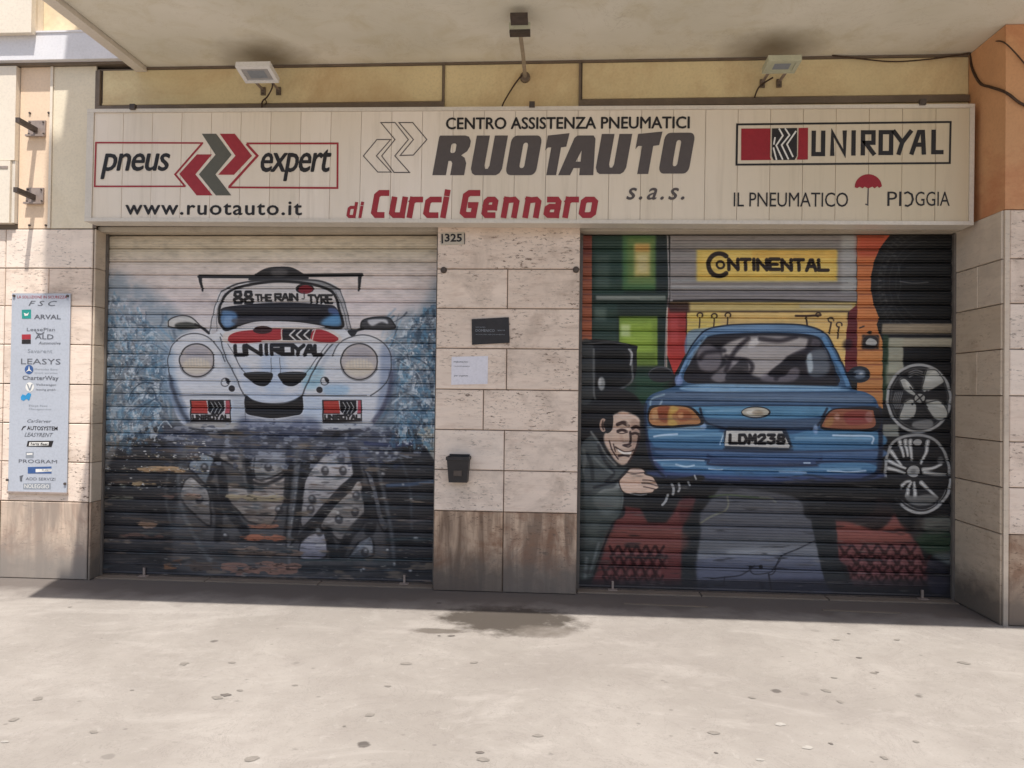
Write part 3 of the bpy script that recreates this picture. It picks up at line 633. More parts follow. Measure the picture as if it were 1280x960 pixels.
    def noise(s, cell, seed=0, asp=1.0, oct=3):
        r_ = np.random.default_rng(seed+int(cell*7)); out = np.zeros((s.H, s.W), np.float32); amp, tot = 1.0, 0
        for o_ in range(oct):
            cx, cy = cell*asp/2**o_, cell/2**o_; gw, gh = int(s.W/cx)+3, int(s.H/cy)+3; g_ = r_.random((gh, gw)).astype(np.float32)
            fx, fy = s.X/cx, s.Y/cy; ix, iy = fx.astype(int), fy.astype(int); tx, ty = fx-ix, fy-iy; tx = tx*tx*(3-2*tx); ty = ty*ty*(3-2*ty)
            out += amp*((g_[iy,ix]*(1-tx)+g_[iy,ix+1]*tx)*(1-ty)+(g_[iy+1,ix]*(1-tx)+g_[iy+1,ix+1]*tx)*ty); tot += amp; amp *= 0.55
        return out/tot
    def text(s, st, x0, y0, x1, y1, wd, col, al=1.0, gap=0.28, jit=0.0, shear=0.0):
        adv = [0.35 if ch == ' ' else (0.15 if ch in 'I.' else 1.0) for ch in st]; tot = sum(adv)+gap*(len(st)-1); x = 0; k = (x1-x0)/tot
        for ch, ad in zip(st, adv):
            h = y1-y0; jj = random.uniform(-jit, jit)
            for ln in PG.get(ch, []):
                s.stroke([(x0+(x+px*ad)*k+py*h*shear, y1-py*h+jj) for px, py in ln], wd, col, al, smooth=False, soft=0.5)
            x += ad+gap
    def patch(s, pts, col, al=1.0, seed=0, thr=.45, soft=3, cell=10, asp=3.0):
        P = s.sm(s.T(pts), True); m_, bb = s.mask_poly(P)
        if bb[1] <= bb[0]: return
        q = int(soft*3+3); bb = (max(0,bb[0]-q), min(s.W,bb[1]+q), max(0,bb[2]-q), min(s.H,bb[3]+q)); m_[bb[2]:bb[3], bb[0]:bb[1]] = s.blur(m_[bb[2]:bb[3], bb[0]:bb[1]], soft)
        s.put(np.clip(((m_-1)*.55+s.noise(cell, seed, asp)-thr)*9+.2, 0, 1)*np.clip(m_*2, 0, 1), col, al, bb)
    def image(s, name):
        lum = s.a @ np.array([.3,.59,.11], np.float32); s.a = lum[..., None]+(s.a-lum[..., None])*(0.74 if 'blue' in name else 0.85)
        im = bpy.data.images.new(name, s.W, s.H, alpha=False); buf = np.ones((s.H, s.W, 4), np.float32); buf[..., :3] = np.clip(s.a[::-1], 0, 1)
        im.pixels.foreach_set(buf.ravel()); im.update(); im.pack(); return im
PG = {'U': [[(0,1),(0,0),(1,0),(1,1)]], 'N': [[(0,0),(0,1),(1,0),(1,1)]], 'I': [[(.5,0),(.5,1)]], 'R': [[(0,0),(0,1),(1,1),(1,.5),(.2,.5),(1,0)]],
 'O': [[(0,0),(0,1),(1,1),(1,0),(0,0)]], 'Y': [[(0,1),(.5,.5),(1,1)],[(.5,.5),(.4,0)]], 'A': [[(0,0),(.45,1),(.65,1),(1,0)],[(.2,.38),(.85,.38)]], 'L': [[(0,1),(0,0),(1,0)]],
 'C': [[(1,.9),(.3,1),(0,.6),(0,.3),(.3,0),(1,.1)]], 'T': [[(0,1),(1,1)],[(.5,1),(.5,0)]], 'E': [[(1,1),(0,1),(0,0),(1,0)],[(0,.5),(.8,.5)]], 'H': [[(0,0),(0,1)],[(1,0),(1,1)],[(0,.5),(1,.5)]],
 'P': [[(0,0),(0,1),(1,1),(1,.5),(0,.5)]], 'D': [[(0,0),(0,1),(.7,1),(1,.6),(1,.3),(.7,0),(0,0)]], 'M': [[(0,0),(.1,1),(.5,.4),(.9,1),(1,0)]], '8': [[(.5,.5),(.1,.7),(.2,1),(.8,1),(.9,.7),(.5,.5),(0,.3),(.1,0),(.9,0),(1,.3),(.5,.5)]],
 '2': [[(0,.8),(.3,1),(.8,1),(.9,.7),(0,0),(1,0)]], '3': [[(0,1),(.9,1),(.4,.6),(.9,.5),(.9,.1),(.4,0),(0,.1)]]}
DK = (38, 36, 38)
def CR(x0, y0, k): return lambda pts: [(x0+x/k, y0+y/k) for x, y in pts]
def shield(c, F, x0, y0, x1, y1):
    W_, H_ = x1-x0, y1-y0
    c.fill(F([(x0,y0),(x1,y0),(x1,y0+H_*.7),(x0+W_*.75,y1),(x0+W_*.25,y1),(x0,y0+H_*.7)]), (30,28,32), smooth=False)
    for q in (.18, .42, .66): c.stroke(F([(x0+W_*(q+.0),y0+H_*.1),(x0+W_*(q+.16),y0+H_*.45),(x0+W_*q,y0+H_*.88)]), 0.9, (190,190,190), 0.9, smooth=False, soft=0.4)
def paint_left():
    c = Canvas(-3.60, -0.895, 2.712); H, W = c.H, c.W; n1 = c.noise(60, 1); n2 = c.noise(26, 2, 2.5); n3 = c.noise(9, 3, 3)
    t_ = c.Y/H; cols = np.array([[182,168,146],[188,174,150],[196,182,172],[198,186,184],[190,186,186],[170,172,176],[120,124,130],[64,63,65],[52,50,51],[47,46,48]], np.float32); ps = np.array([0,.05,.10,.2,.32,.44,.54,.63,.75,1.])
    for k in range(3): c.a[..., k] = np.interp(t_, ps, cols[:, k])/255
    c.a *= (0.94+0.12*n1)[..., None]
    c.a *= (1-0.10*np.clip((n3-.5)*3, 0, 1)*np.clip(1.2-3*t_, 0, 1))[..., None]
    # sprayed water left and right
    for pts, al in (([(125,352),(175,356),(222,390),(238,420),(215,440),(206,520),(180,545),(125,548)], .75), ([(555,360),(528,380),(492,400),(484,430),(492,470),(486,530),(470,560),(555,600)], .75)):
        c.fill(pts, (134,148,158), al*.62, soft=14, tex=.8)
        c.fill(pts, (84,112,134), .35, soft=12, tex=.9)
    c.fill([(125,440),(200,450),(230,530),(200,560),(125,560)], (108,114,120), .6, soft=14, tex=.5); c.fill([(500,430),(555,420),(555,560),(470,560)], (96,110,126), .6, soft=12, tex=.6)
    for k in range(250):
        left = k % 2 == 0; bx = random.uniform(128, 225) if left else random.uniform(482, 550); by = random.uniform(385, 560); L_ = random.uniform(14, 52)
        a_ = math.radians(random.uniform(50, 85)); sgn = 1 if left else -1; cu_ = random.uniform(-22, 26)
        pts = [(bx, by), (bx+sgn*math.cos(a_)*L_*.5+sgn*cu_*.3, by+math.sin(a_)*L_*.5), (bx+sgn*math.cos(a_)*L_+sgn*cu_, by+math.sin(a_)*L_)]
        col = random.choice([(70,98,124),(92,128,156),(54,70,88),(205,212,216),(206,214,220),(50,96,124),(96,150,186),(44,52,64)])
        c.stroke(pts, random.uniform(.5, 2.6), col, random.uniform(.2, .65), soft=random.choice([.8,2.5,4]), w2=.6)
    for k in range(150):
        left = k % 2 == 0; bx = random.gauss(165, 26) if left else random.gauss(524, 16); by = random.uniform(430, 550); c.ell(bx, by, random.uniform(.5,1.6), random.uniform(.5,1.4), (214,218,220), random.uniform(.3,.8))
    # dark ground mass
    c.fill([(125,590),(140,560),(165,540),(215,530),(300,545),(345,540),(400,545),(470,545),(505,535),(522,540),(545,575),(556,600),(556,735),(120,735)], (44,43,46), .93, soft=4)
    c.fill([(125,545),(165,530),(150,552),(128,590)], (150,146,140), .6, soft=4); c.fill([(522,538),(556,538),(556,590),(545,578)], (160,158,146), .9, soft=1.5, tex=.2)
    # car body
    A = CR(200, 320, 4.267)
    body = A([(140,905),(70,800),(36,640),(36,540),(60,470),(110,420),(190,400),(262,398),(292,260),(330,175),(420,140),(620,120),(860,128),(950,170),(990,260),(1020,400),(1090,415),(1170,440),(1225,500),(1238,600),(1225,720),(1170,840),(1120,905),(900,925),(620,905),(400,925)])
    c.fill(body, (198,197,198), 1, soft=1.2, col2=(184,187,194))
    c.fill(A([(270,400),(330,190),(420,150),(345,205),(312,300),(318,385)]), (178,172,172), .8)
    c.fill(A([(860,140),(950,175),(990,270),(1015,395),(975,380),(962,300),(930,205)]), (150,148,150), .85)
    c.fill(A([(480,130),(640,118),(860,132),(940,170),(900,180),(780,146),(640,136),(500,150)]), (112,112,114), .8, soft=1)
    for pts, col, al, sf in (([(540,540),(660,540),(660,720),(560,720)], (150,170,196), .55, 7), ([(780,600),(870,600),(840,700),(760,700)], (120,172,190), .6, 5), ([(880,690),(1000,690),(990,735),(880,735)], (118,160,192), .6, 4), ([(0,520),(60,480),(80,640),(100,780),(20,760)], (110,142,170), .5, 6),
        ([(420,590),(470,590),(540,720),(700,730),(760,690),(760,770),(600,790),(470,770)], (168,180,198), .6, 4), ([(1180,480),(1240,520),(1230,700),(1150,860),(1170,700)], (120,134,160), .75, 5), ([(60,640),(110,740),(160,880),(100,860),(50,740)], (104,120,144), .8, 4), ([(380,770),(450,770),(450,880),(380,880)], (150,166,184), .6, 4), ([(770,760),(860,760),(860,880),(770,880)], (160,176,196), .6, 4), ([(300,440),(380,560),(420,700),(360,640)], (150,160,172), .5, 4), ([(920,450),(960,440),(860,600),(800,690)], (140,150,166), .5, 4)):
        c.fill(A(pts), col, al, soft=sf)
    c.fill(A([(100,742),(450,742),(450,880),(380,880),(380,762),(150,762)]), (160,162,168), .5, soft=3)
    # spoiler and air scoop
    c.stroke(A([(205,104),(500,106),(780,100),(1072,96)]), 4.6, (44,42,44), soft=.8); c.stroke(A([(212,108),(215,140),(224,182)]), 5.2, (40,38,40), w2=2); c.stroke(A([(1064,100),(1062,140),(1057,180)]), 5.0, (40,38,40), w2=2.2)
    c.fill(A([(470,124),(520,84),(575,60),(640,54),(700,58),(748,82),(792,118),(700,122),(560,126)]), (44,42,44)); c.fill(A([(590,78),(640,66),(680,78),(660,104),(600,104)]), (104,100,100), .6, soft=3)
    c.stroke(A([(325,185),(400,148),(500,130),(620,122),(740,122),(860,132),(955,175)]), 2.2, (58,56,58))
    # windscreen
    ws = A([(316,352),(312,300),(322,250),(345,208),(400,168),(520,142),(640,132),(780,142),(880,168),(930,205),(955,290),(970,374),(860,372),(740,352),(620,345),(480,356),(400,376),(345,390)])
    c.fill(ws, (186,180,178)); c.fill(A([(322,300),(330,276),(400,262),(560,248),(720,246),(860,256),(938,272),(966,374),(860,372),(740,352),(620,345),(480,356),(400,376),(345,390),(318,352)]), (36,34,40))
    c.fill(A([(325,300),(345,288),(400,300),(410,350),(360,382),(325,360)]), (92,132,176), .9, soft=3); c.fill(A([(345,320),(380,315),(380,360),(345,370)]), (120,150,186), .6, soft=2); c.fill(A([(880,330),(950,300),(962,368),(860,365)]), (84,140,186), .9, soft=3.5); c.fill(A([(400,330),(640,318),(800,330),(640,345),(420,362)]), (70,68,76), .7, soft=2); c.fill(A([(900,275),(940,280),(950,310),(900,300)]), (70,92,140), .8, soft=2)
    c.stroke(ws+[ws[0]], 3.4, (34,32,34)); c.fill(A([(400,385),(500,350),(640,346),(780,356),(880,378),(700,372),(560,370)]), (190,186,188), .95)
    c.text('88', *A([(392,188)])[0], *A([(490,246)])[0], 4.0, DK, gap=.35); c.text('THE', *A([(508,204)])[0], *A([(590,234)])[0], 2.4, DK); c.text('RAIN', *A([(612,200)])[0], *A([(730,232)])[0], 2.9, DK); c.text('TYRE', *A([(790,206)])[0], *A([(915,248)])[0], 2.9, DK, gap=.35)
    c.ell(*A([(770,172)])[0], 11.5, 6.5, (40,36,38)); c.ell(*A([(774,176)])[0], 9, 5.5, (126,36,44)); c.stroke(A([(766,190),(766,222),(754,224)]), 1.1, DK)
    # pillars and hood lines
    for pts, wd_ in (([(325,185),(290,265),(262,400)], 1.2), ([(345,195),(305,280),(300,395)], .7), ([(958,178),(988,265),(1020,400)], 1.2), ([(935,190),(975,280),(998,385)], .8), ([(318,430),(345,530),(400,640),(440,730),(470,762)], 1.5), ([(400,530),(425,590),(455,622)], .9), ([(955,425),(860,535),(800,640),(757,738)], 1.9), ([(920,430),(850,520),(800,590),(775,622)], 1.0), ([(320,410),(380,500),(430,600)], .8), ([(440,735),(500,768),(560,782),(640,782),(700,770),(755,742)], 1.2), ([(100,742),(260,740),(450,744)], 1.0), ([(755,744),(900,742),(1100,740)], .8), ([(452,744),(452,880)], .8), ([(590,540),(590,620)], .7), ([(636,540),(640,620)], .7), ([(400,462),(640,462),(860,462)], .7),
        ([(50,640),(38,560),(60,478),(110,428),(180,410),(250,428),(310,490),(345,560)], 1.4), ([(915,530),(955,460),(1020,428),(1090,418),(1160,440),(1215,490),(1232,560),(1220,640),(1180,700),(1120,742)], 1.4), ([(120,905),(140,912),(300,905),(450,880)], 1.0)):
        c.stroke(A(pts), wd_, (58,60,66), .9)
    c.stroke(A([(48,640),(70,720),(110,820),(160,900)]), 5, (56,62,76), .75, soft=3); c.stroke(A([(1232,620),(1222,720),(1180,820),(1120,900)]), 6, (60,62,84), .75, soft=3); c.stroke(A([(1242,560),(1250,660),(1215,780)]), 4, (76,92,118), .6, soft=3)
    # mirrors
    m_ = A([(40,372),(48,338),(98,316),(155,320),(195,350),(206,378),(120,386)]); c.fill(m_, (182,180,176)); c.fill(A([(80,360),(150,350),(205,372),(150,386),(90,386)]), (52,54,52), .9, soft=2); c.stroke(m_+[m_[0]], 1.5, (52,50,50)); c.stroke(A([(185,362),(225,382),(258,408)]), 3.4, (44,42,44))
    m_ = A([(1068,372),(1082,340),(1140,324),(1210,324),(1240,350),(1242,384),(1090,384)]); c.fill(m_, (62,62,66)); c.fill(A([(1110,340),(1200,335),(1215,360),(1180,350),(1130,370)]), (186,186,190), .9, soft=1.5); c.stroke(m_+[m_[0]], 2, (40,40,42)); c.stroke(A([(1080,384),(1045,395),(1025,418)]), 3.6, (40,40,42)); c.fill(A([(1000,395),(1050,390),(1040,420),(1018,425)]), (44,44,46))
    # hood banner
    c.fill(A([(340,412),(400,396),(640,376),(880,385),(968,432),(920,466),(640,460),(360,466)]), (196,186,180), .9)
    c.fill(A([(362,432),(405,404),(500,392),(645,386),(642,442),(545,448),(520,458),(380,462)]), (164,46,50)); c.fill(A([(818,393),(880,396),(950,436),(912,458),(808,446)]), (164,44,50)); c.ell(*A([(545,392)])[0], 12, 5, (56,34,34), .95)
    c.fill(A([(652,386),(812,388),(798,446),(650,446)]), (36,32,36), smooth=False)
    for q in (690, 726, 766): c.stroke(A([(q+26,392),(q,418),(q+30,446)]), 2.0, (196,192,190), smooth=False)
    c.stroke(A([(645,386),(648,446)]), 1.4, (200,190,180)); c.stroke(A([(826,388),(808,446)]), 1.4, (200,190,180))
    for ch, x0, x1, y0 in (('U',398,446,470),('N',458,535,468),('I',556,572,466),('R',592,646,466),('O',652,704,466),('Y',708,764,468),('A',768,818,470),('L',824,856,470)):
        c.text(ch, *A([(x0,y0+6)])[0], *A([(x1,y0+54)])[0], 4.9, (34,32,36), shear=.0)
    # grilles and intake
    for pts in ([(448,622),(592,620),(586,668),(560,692),(520,688),(480,664)], [(636,622),(776,620),(750,666),(712,692),(670,688),(644,666)]): c.fill(A(pts), (32,30,30)); c.stroke(A([(pts[0][0]+8, 624),(pts[1][0]-6, 622)]), 1.0, (90,96,104), .8)
    c.fill(A([(455,744),(500,770),(580,786),(660,784),(720,766),(757,742),(757,832),(700,852),(600,864),(520,854),(455,832)]), (34,32,34)); c.stroke(A([(455,848),(600,880),(757,848)]), 1.5, (150,156,166), .7)
    # lamps
    for cx, cy, rx, ry in ((193,553,92,88), (1060,560,98,96)):
        x_, y_ = A([(cx,cy)])[0]; rx, ry = rx/4.267, ry/4.267; c.ell(x_, y_, rx+1.5, ry+1.5, (196,196,198)); c.ell(x_, y_, rx, ry, (170,162,160)); c.ell(x_, y_+ry*.35, rx*.8, ry*.5, (196,184,164), .75, soft=3); c.ell(x_, y_-ry*.5, rx*.7, ry*.3, (150,146,154), .7, soft=3)
        for q in range(7): c.stroke([(x_-rx*.5+q*rx*.17, y_-6), (x_-rx*.5+q*rx*.17, y_+7)], .8, (140,140,150), .35, soft=1)
        c.ring(x_, y_, rx, ry, 1.7, (52,50,52)); c.ring(x_, y_, rx+1.6, ry+1.6, .8, (90,90,96), .7, 20, 160)
    for x_, y_, r_ in ((345,670,5.2), (875,664,5.0)): x_, y_ = A([(x_,y_)])[0]; c.ell(x_, y_, r_, r_, (188,188,190)); c.ring(x_, y_, r_, r_, 1.0, (60,60,64)); c.fill([(x_,y_-r_),(x_+r_,y_-r_*.4),(x_+r_*.8,y_+r_*.5),(x_+1,y_)], (44,42,46))
    for x_, y_ in ((382,705), (850,712)): x_, y_ = A([(x_,y_)])[0]; c.ell(x_, y_, 4, 4, (44,42,46))
    # plates
    for x0, x1, y0 in ((158,376,765), (864,1076,765)):
        c.fill(A([(x0,y0),(x1,y0),(x1,y0+128),(x0,y0+128)]), (44,40,42), smooth=False); c.fill(A([(x0+8,y0+6),(x1-6,y0+4),(x1-6,y0+72),(x0+8,y0+72)]), (168,54,46), smooth=False); c.fill(A([(x1-36,y0+6),(x1-6,y0+4),(x1-6,y0+72),(x1-36,y0+72)]), (170,74,90), smooth=False, al=.8)
        c.fill(A([(x0+8,y0+76),(x1-6,y0+76),(x1-6,y0+106),(x0+8,y0+106)]), (176,172,174), smooth=False); c.fill(A([(x0+88,y0+4),(x0+192,y0+4),(x0+186,y0+84),(x0+96,y0+84)]), (176,172,174), smooth=False); shield(c, A, x0+95, y0+4, x0+182, y0+80)
        c.text('UNIROYAL', *A([(x0+14,y0+82)])[0], *A([(x1-12,y0+102)])[0], 2.3, DK, gap=.45)
    c.fill(A([(150,888),(300,884),(450,892),(440,914),(160,912)]), (150,146,140), .9, soft=1.5); c.fill(A([(820,892),(960,888),(1120,880),(1100,918),(840,918)]), (170,172,176), .9, soft=1.5)
    c.stroke(A([(160,930),(300,940),(460,925)]), 7, (40,40,44), .9, soft=3); c.stroke(A([(800,930),(960,940),(1110,925)]), 6, (42,42,52), .9, soft=3)
    c.fill(A([(430,860),(600,880),(800,860),(860,920),(760,980),(600,960),(440,980)]), (70,78,104), .7, soft=7, tex=.6)
    # machinery below the car
    B = CR(120, 520, 4.571); D = CR(300, 520, 4.465)
    c.fill([(222,548),(300,545),(345,552),(400,548),(462,548),(470,600),(482,680),(470,716),(240,716),(215,680),(226,600)], (84,82,83), .75, soft=5, tex=.25)
    for F, pts, col, col2 in ((B, [(540,235),(600,212),(675,245),(652,335),(632,392),(570,335),(528,290)], (104,114,122), (84,88,92)), (B, [(590,195),(700,198),(805,190),(838,306),(760,272),(680,235)], (98,94,92), (120,112,104)), (B, [(500,370),(545,345),(600,392),(640,430),(652,540),(648,625),(580,580),(510,510),(474,450)], (108,106,104), (84,78,76)), (B, [(720,385),(860,402),(905,345),(1085,325),(1100,420),(1035,560),(990,620),(870,600),(800,530),(745,470)], (122,114,108), (96,84,76)), (B, [(905,215),(1100,205),(1090,290),(1010,345),(905,352)], (124,124,124), (108,106,104)),
        (D, [(372,330),(430,245),(500,190),(598,170),(640,310),(560,392),(470,490),(400,570),(338,610),(345,420)], (134,132,132), (118,112,112)), (D, [(655,352),(682,385),(695,560),(655,640),(565,692),(500,650),(445,608),(530,490),(600,425)], (128,122,116), (100,94,92)), (D, [(335,690),(400,655),(470,652),(476,785),(335,792)], (118,116,120), (98,98,112)), (D, [(660,700),(720,672),(740,700),(735,780),(610,790)], (84,86,92), (66,70,76)), (D, [(280,300),(330,250),(350,250),(320,620),(290,700),(255,700)], (70,72,76), (92,96,100)), (D, [(690,290),(745,350),(800,560),(830,600),(800,640),(760,560),(735,430)], (74,76,82), (62,62,66))):
        col = tuple(min(255, int(v*1.5)) for v in col); c.fill(F(pts), col, .92, soft=1.8, col2=col2, tex=.3); c.patch(F(pts), (176,172,166), .5, int(pts[0][0]), .60, 3, 7, 6); c.patch(F(pts), (56,54,55), .5, int(pts[1][0]), .68, 3, 8, 5); c.stroke(F(pts[:5]), 1.0, (160,160,158), .35, soft=1.2); c.stroke(F(pts+[pts[0]]), 2.6, (34,32,34), .8, soft=1.5)
    for F, pts, wd_, al in ((B, [(700,200),(665,300),(635,400)], 7, .9), (B, [(690,260),(720,350),(730,470),(760,540),(850,660)], 12, .85), (B, [(860,150),(870,300),(880,420)], 9, .9), (B, [(880,372),(960,388),(1060,345),(1110,290)], 5, .9), (B, [(1110,150),(1115,400),(1080,700)], 7, .8), (B, [(660,400),(700,560),(690,700)], 10, .8), (D, [(645,335),(560,430),(480,520),(400,610),(335,680)], 10, .92), (D, [(540,100),(470,190),(380,290)], 8, .9), (D, [(370,170),(345,330),(325,500),(300,660)], 9, .9), (D, [(270,150),(262,350),(255,480)], 8, .85), (D, [(610,100),(640,250),(660,340)], 11, .95), (D, [(720,200),(770,340),(800,440)], 12, .9), (D, [(700,560),(610,660),(560,760)], 12, .85), (D, [(490,640),(500,700),(520,780)], 11, .95), (D, [(700,420),(735,560),(720,640)], 14, .85)):
        c.stroke(F(pts), wd_, (36,35,38), al, soft=2.5)
    for F, x, y in ((B,620,290),(B,575,225),(B,770,225),(B,985,285),(B,590,470),(B,645,145),(B,972,160),(D,475,300),(D,575,300),(D,565,225),(D,400,460),(D,395,515),(D,548,572),(D,642,530),(D,440,640),(D,645,440),(D,700,755),(D,800,325),(D,215,520),(B,735,682)):
        x, y = F([(x,y)])[0]; c.ell(x+random.uniform(-1,1), y+1, 5.0, 6.0, (44,42,46), .8, soft=1.2, rot=random.uniform(-30,30)); c.ell(x+random.uniform(-1,1), y-.8, 2.8, 2.0, (140,140,142), .7, soft=1.2); c.ell(x-.4+random.uniform(-1,1), y-1.6, 1.2, .8, (200,200,200), .8, soft=.5)
    c.fill([(205,532),(300,548),(345,548),(400,550),(480,534),(500,560),(470,578),(400,572),(345,580),(280,568),(215,566)], (92,98,116), .6, soft=7, tex=.7); c.patch([(200,530),(505,530),(500,585),(205,585)], (150,156,168), .6, 131, .60, 8, 9, 2.5); c.patch([(200,530),(505,530),(500,590),(205,590)], (52,58,78), .6, 132, .62, 8, 10, 2)
    for pts, wd_, col, al in (([(232,560),(222,600),(232,650),(262,700)], 5, (96,98,100), .7), ([(214,575),(206,615),(214,660)], 3, (74,76,78), .7), ([(466,560),(478,610),(488,660),(492,700)], 5, (92,94,98), .7), ([(500,570),(512,610),(514,660)], 3, (76,80,86), .6), ([(300,560),(306,600),(322,640)], 4, (110,108,106), .6), ([(372,560),(366,610),(360,670),(362,712)], 4, (104,104,106), .7)): c.stroke(pts, wd_, col, al, soft=3)
    # highlights and streaks on the right tyre
    for pts, wd_, col in (([(820,385),(950,378),(1085,362)], 4.5, (70,92,124)), ([(1000,372),(1085,370)], 1.5, (130,140,150)), ([(845,570),(960,580),(1085,568)], 3.5, (96,88,86)), ([(820,690),(960,682),(1090,686)], 4, (40,56,64)), ([(340,802),(700,800),(1090,798)], 2.5, (52,72,78)), ([(720,200),(820,205),(1000,215)], 3, (80,80,88)), ([(700,150),(850,160),(960,150)], 5, (46,56,92)), ([(340,850),(700,850),(1090,850)], 9, (28,32,38)), ([(605,790),(660,740),(720,680)], 2, (120,126,134))): c.stroke(D(pts), wd_, col, .75, soft=2)
    for x, y in ((730,195),(765,205),(815,203),(870,205),(905,130),(955,460),(980,680),(822,745),(860,825),(950,860),(740,445),(545,538),(430,635),(910,380),(675,860),(690,850)):
        x, y = D([(x,y)])[0]; c.ell(x, y, random.uniform(1.2,3), random.uniform(1,2.2), (200,200,198), .75, soft=.6)
    # worn and rusty paint
    for F, pts, col in ((B, [(235,296),(330,286),(470,292),(522,312),(480,330),(260,326)], (150,122,90)), (B, [(200,376),(330,368),(335,392),(210,398)], (142,122,92)), (B, [(130,378),(175,374),(180,398),(135,402)], (110,112,98)), (B, [(80,450),(205,446),(200,472),(90,474)], (104,102,92)), (B, [(225,600),(345,604),(340,638),(235,632)], (118,94,76)), (B, [(870,608),(1035,606),(1040,638),(880,640)], (138,92,74)), (B, [(810,682),(930,678),(1075,690),(1060,714),(830,708)], (146,88,66)), (B, [(390,832),(488,826),(496,862),(400,876)], (122,82,56)), (B, [(720,840),(900,826),(1120,832),(1172,862),(1120,900),(760,898)], (116,84,72)), (B, [(760,745),(1000,752),(1160,768),(1150,800),(800,795)], (104,88,78)), (B, [(330,450),(480,452),(470,466),(330,466)], (92,70,64)), (B, [(500,440),(600,440),(590,466),(500,470)], (132,106,92)), (B, [(740,440),(1000,446),(1090,470),(900,490),(760,474)], (134,122,98)), (B, [(150,670),(380,672),(380,690),(150,690)], (84,64,58)), (B, [(540,830),(700,830),(700,890),(560,890)], (70,60,56))):
        sd = int(pts[0][0]); c.patch(F(pts), tuple(min(255, int(v*1.12)) for v in col), .95, sd, .27, 4, 9, 3.5); c.patch(F(pts), tuple(int(v*.55) for v in col), .8, sd+3, .62, 3, 6, 3); c.patch(F(pts), tuple(min(255, int(v*1.35)) for v in col), .6, sd+5, .68, 3, 5, 4)
    for k in range(190):
        x, y = B([(random.uniform(50,640), random.choice([random.gauss(150,22), random.gauss(225,14), random.gauss(300,12), random.gauss(390,16)]))])[0]; c.ell(x, y, random.uniform(.4,2.2), random.uniform(.3,1.0), random.choice([(196,194,188),(160,150,120),(206,206,206)]), random.uniform(.4,.95))
    for k in range(260):
        x = random.uniform(130,548); y = random.uniform(545,722); L_ = random.uniform(4,46); c.stroke([(x,y),(x+L_,y+random.uniform(-.6,.6))], random.uniform(.3,1.1), random.choice([(104,94,88),(28,28,30),(84,72,64),(120,116,110),(60,70,74)]), random.uniform(.15,.5), soft=1)
    for k in range(90):
        x = random.uniform(130,545); y = random.uniform(296,545); L_ = random.uniform(5,60); c.stroke([(x,y),(x+L_,y)], random.uniform(.3,.8), random.choice([(120,100,88),(150,138,126),(90,84,84)]), random.uniform(.1,.3), soft=1)
    rgn = [(122,540),(556,575),(556,735),(122,735)]
    for q_, (col_, thr_, al_, ce, asp_) in enumerate((((112,98,84), .69, .75, 12, 5), ((30,29,31), .74, .6, 9, 6), ((92,76,66), .70, .7, 7, 9), ((140,136,128), .78, .7, 5, 6), ((58,66,72), .68, .6, 10, 7))): c.patch(rgn, col_, al_, 40+q_, thr_, 8, ce, asp_)
    for q_, (col_, thr_, al_, ce, asp_) in enumerate((((60,78,96), .66, .6, 8, 1.2), ((200,204,206), .72, .7, 6, 1.2), ((120,112,104), .72, .5, 5, 2), ((44,50,58), .72, .6, 7, 1.5))):
        c.patch([(122,400),(205,430),(215,520),(200,556),(122,556)], col_, al_, 60+q_, thr_, 9, ce, asp_); c.patch([(556,400),(500,430),(492,500),(478,556),(556,556)], col_, al_, 70+q_, thr_, 9, ce, asp_)
    for q_, (col_, thr_, al_, ce, asp_) in enumerate((((62,98,126), .56, .62, 22, .9), ((196,206,212), .58, .65, 17, .8), ((84,132,162), .57, .6, 13, .7), ((52,62,76), .64, .6, 14, .8), ((212,214,214), .70, .7, 8, .8))):
        c.patch([(122,372),(165,372),(205,430),(208,520),(190,556),(122,556)], col_, al_*.8, 80+q_, thr_+.01, 12, ce, asp_); c.patch([(556,385),(515,392),(492,440),(492,520),(480,556),(556,556)], col_, al_, 90+q_, thr_, 10, ce, asp_)
    for k in range(46):
        left = k % 2 == 0; sgn = -1 if left else 1; bx = random.uniform(190, 216) if left else random.uniform(484, 500); by = random.uniform(420, 535); L_ = random.uniform(18, 62); up_ = random.uniform(-30, 18)
        c.stroke([(bx, by), (bx+sgn*L_*.4, by+up_*.7), (bx+sgn*L_*.8, by+up_*.7+10), (bx+sgn*L_, by+up_+26)], random.uniform(.8, 2.6), random.choice([(56,74,94),(84,116,140),(196,204,208),(44,54,66),(120,146,164)]), random.uniform(.35,.75), soft=random.choice([.8,2]), w2=.6)
    g = 1-0.16*np.clip((n2-.45)*3, 0, 1)*np.clip((t_-.5)*4, 0, 1); c.a *= g[..., None]
    c.a *= (0.97+0.06*c.noise(3, 5, 4, 1))[..., None]
    return c
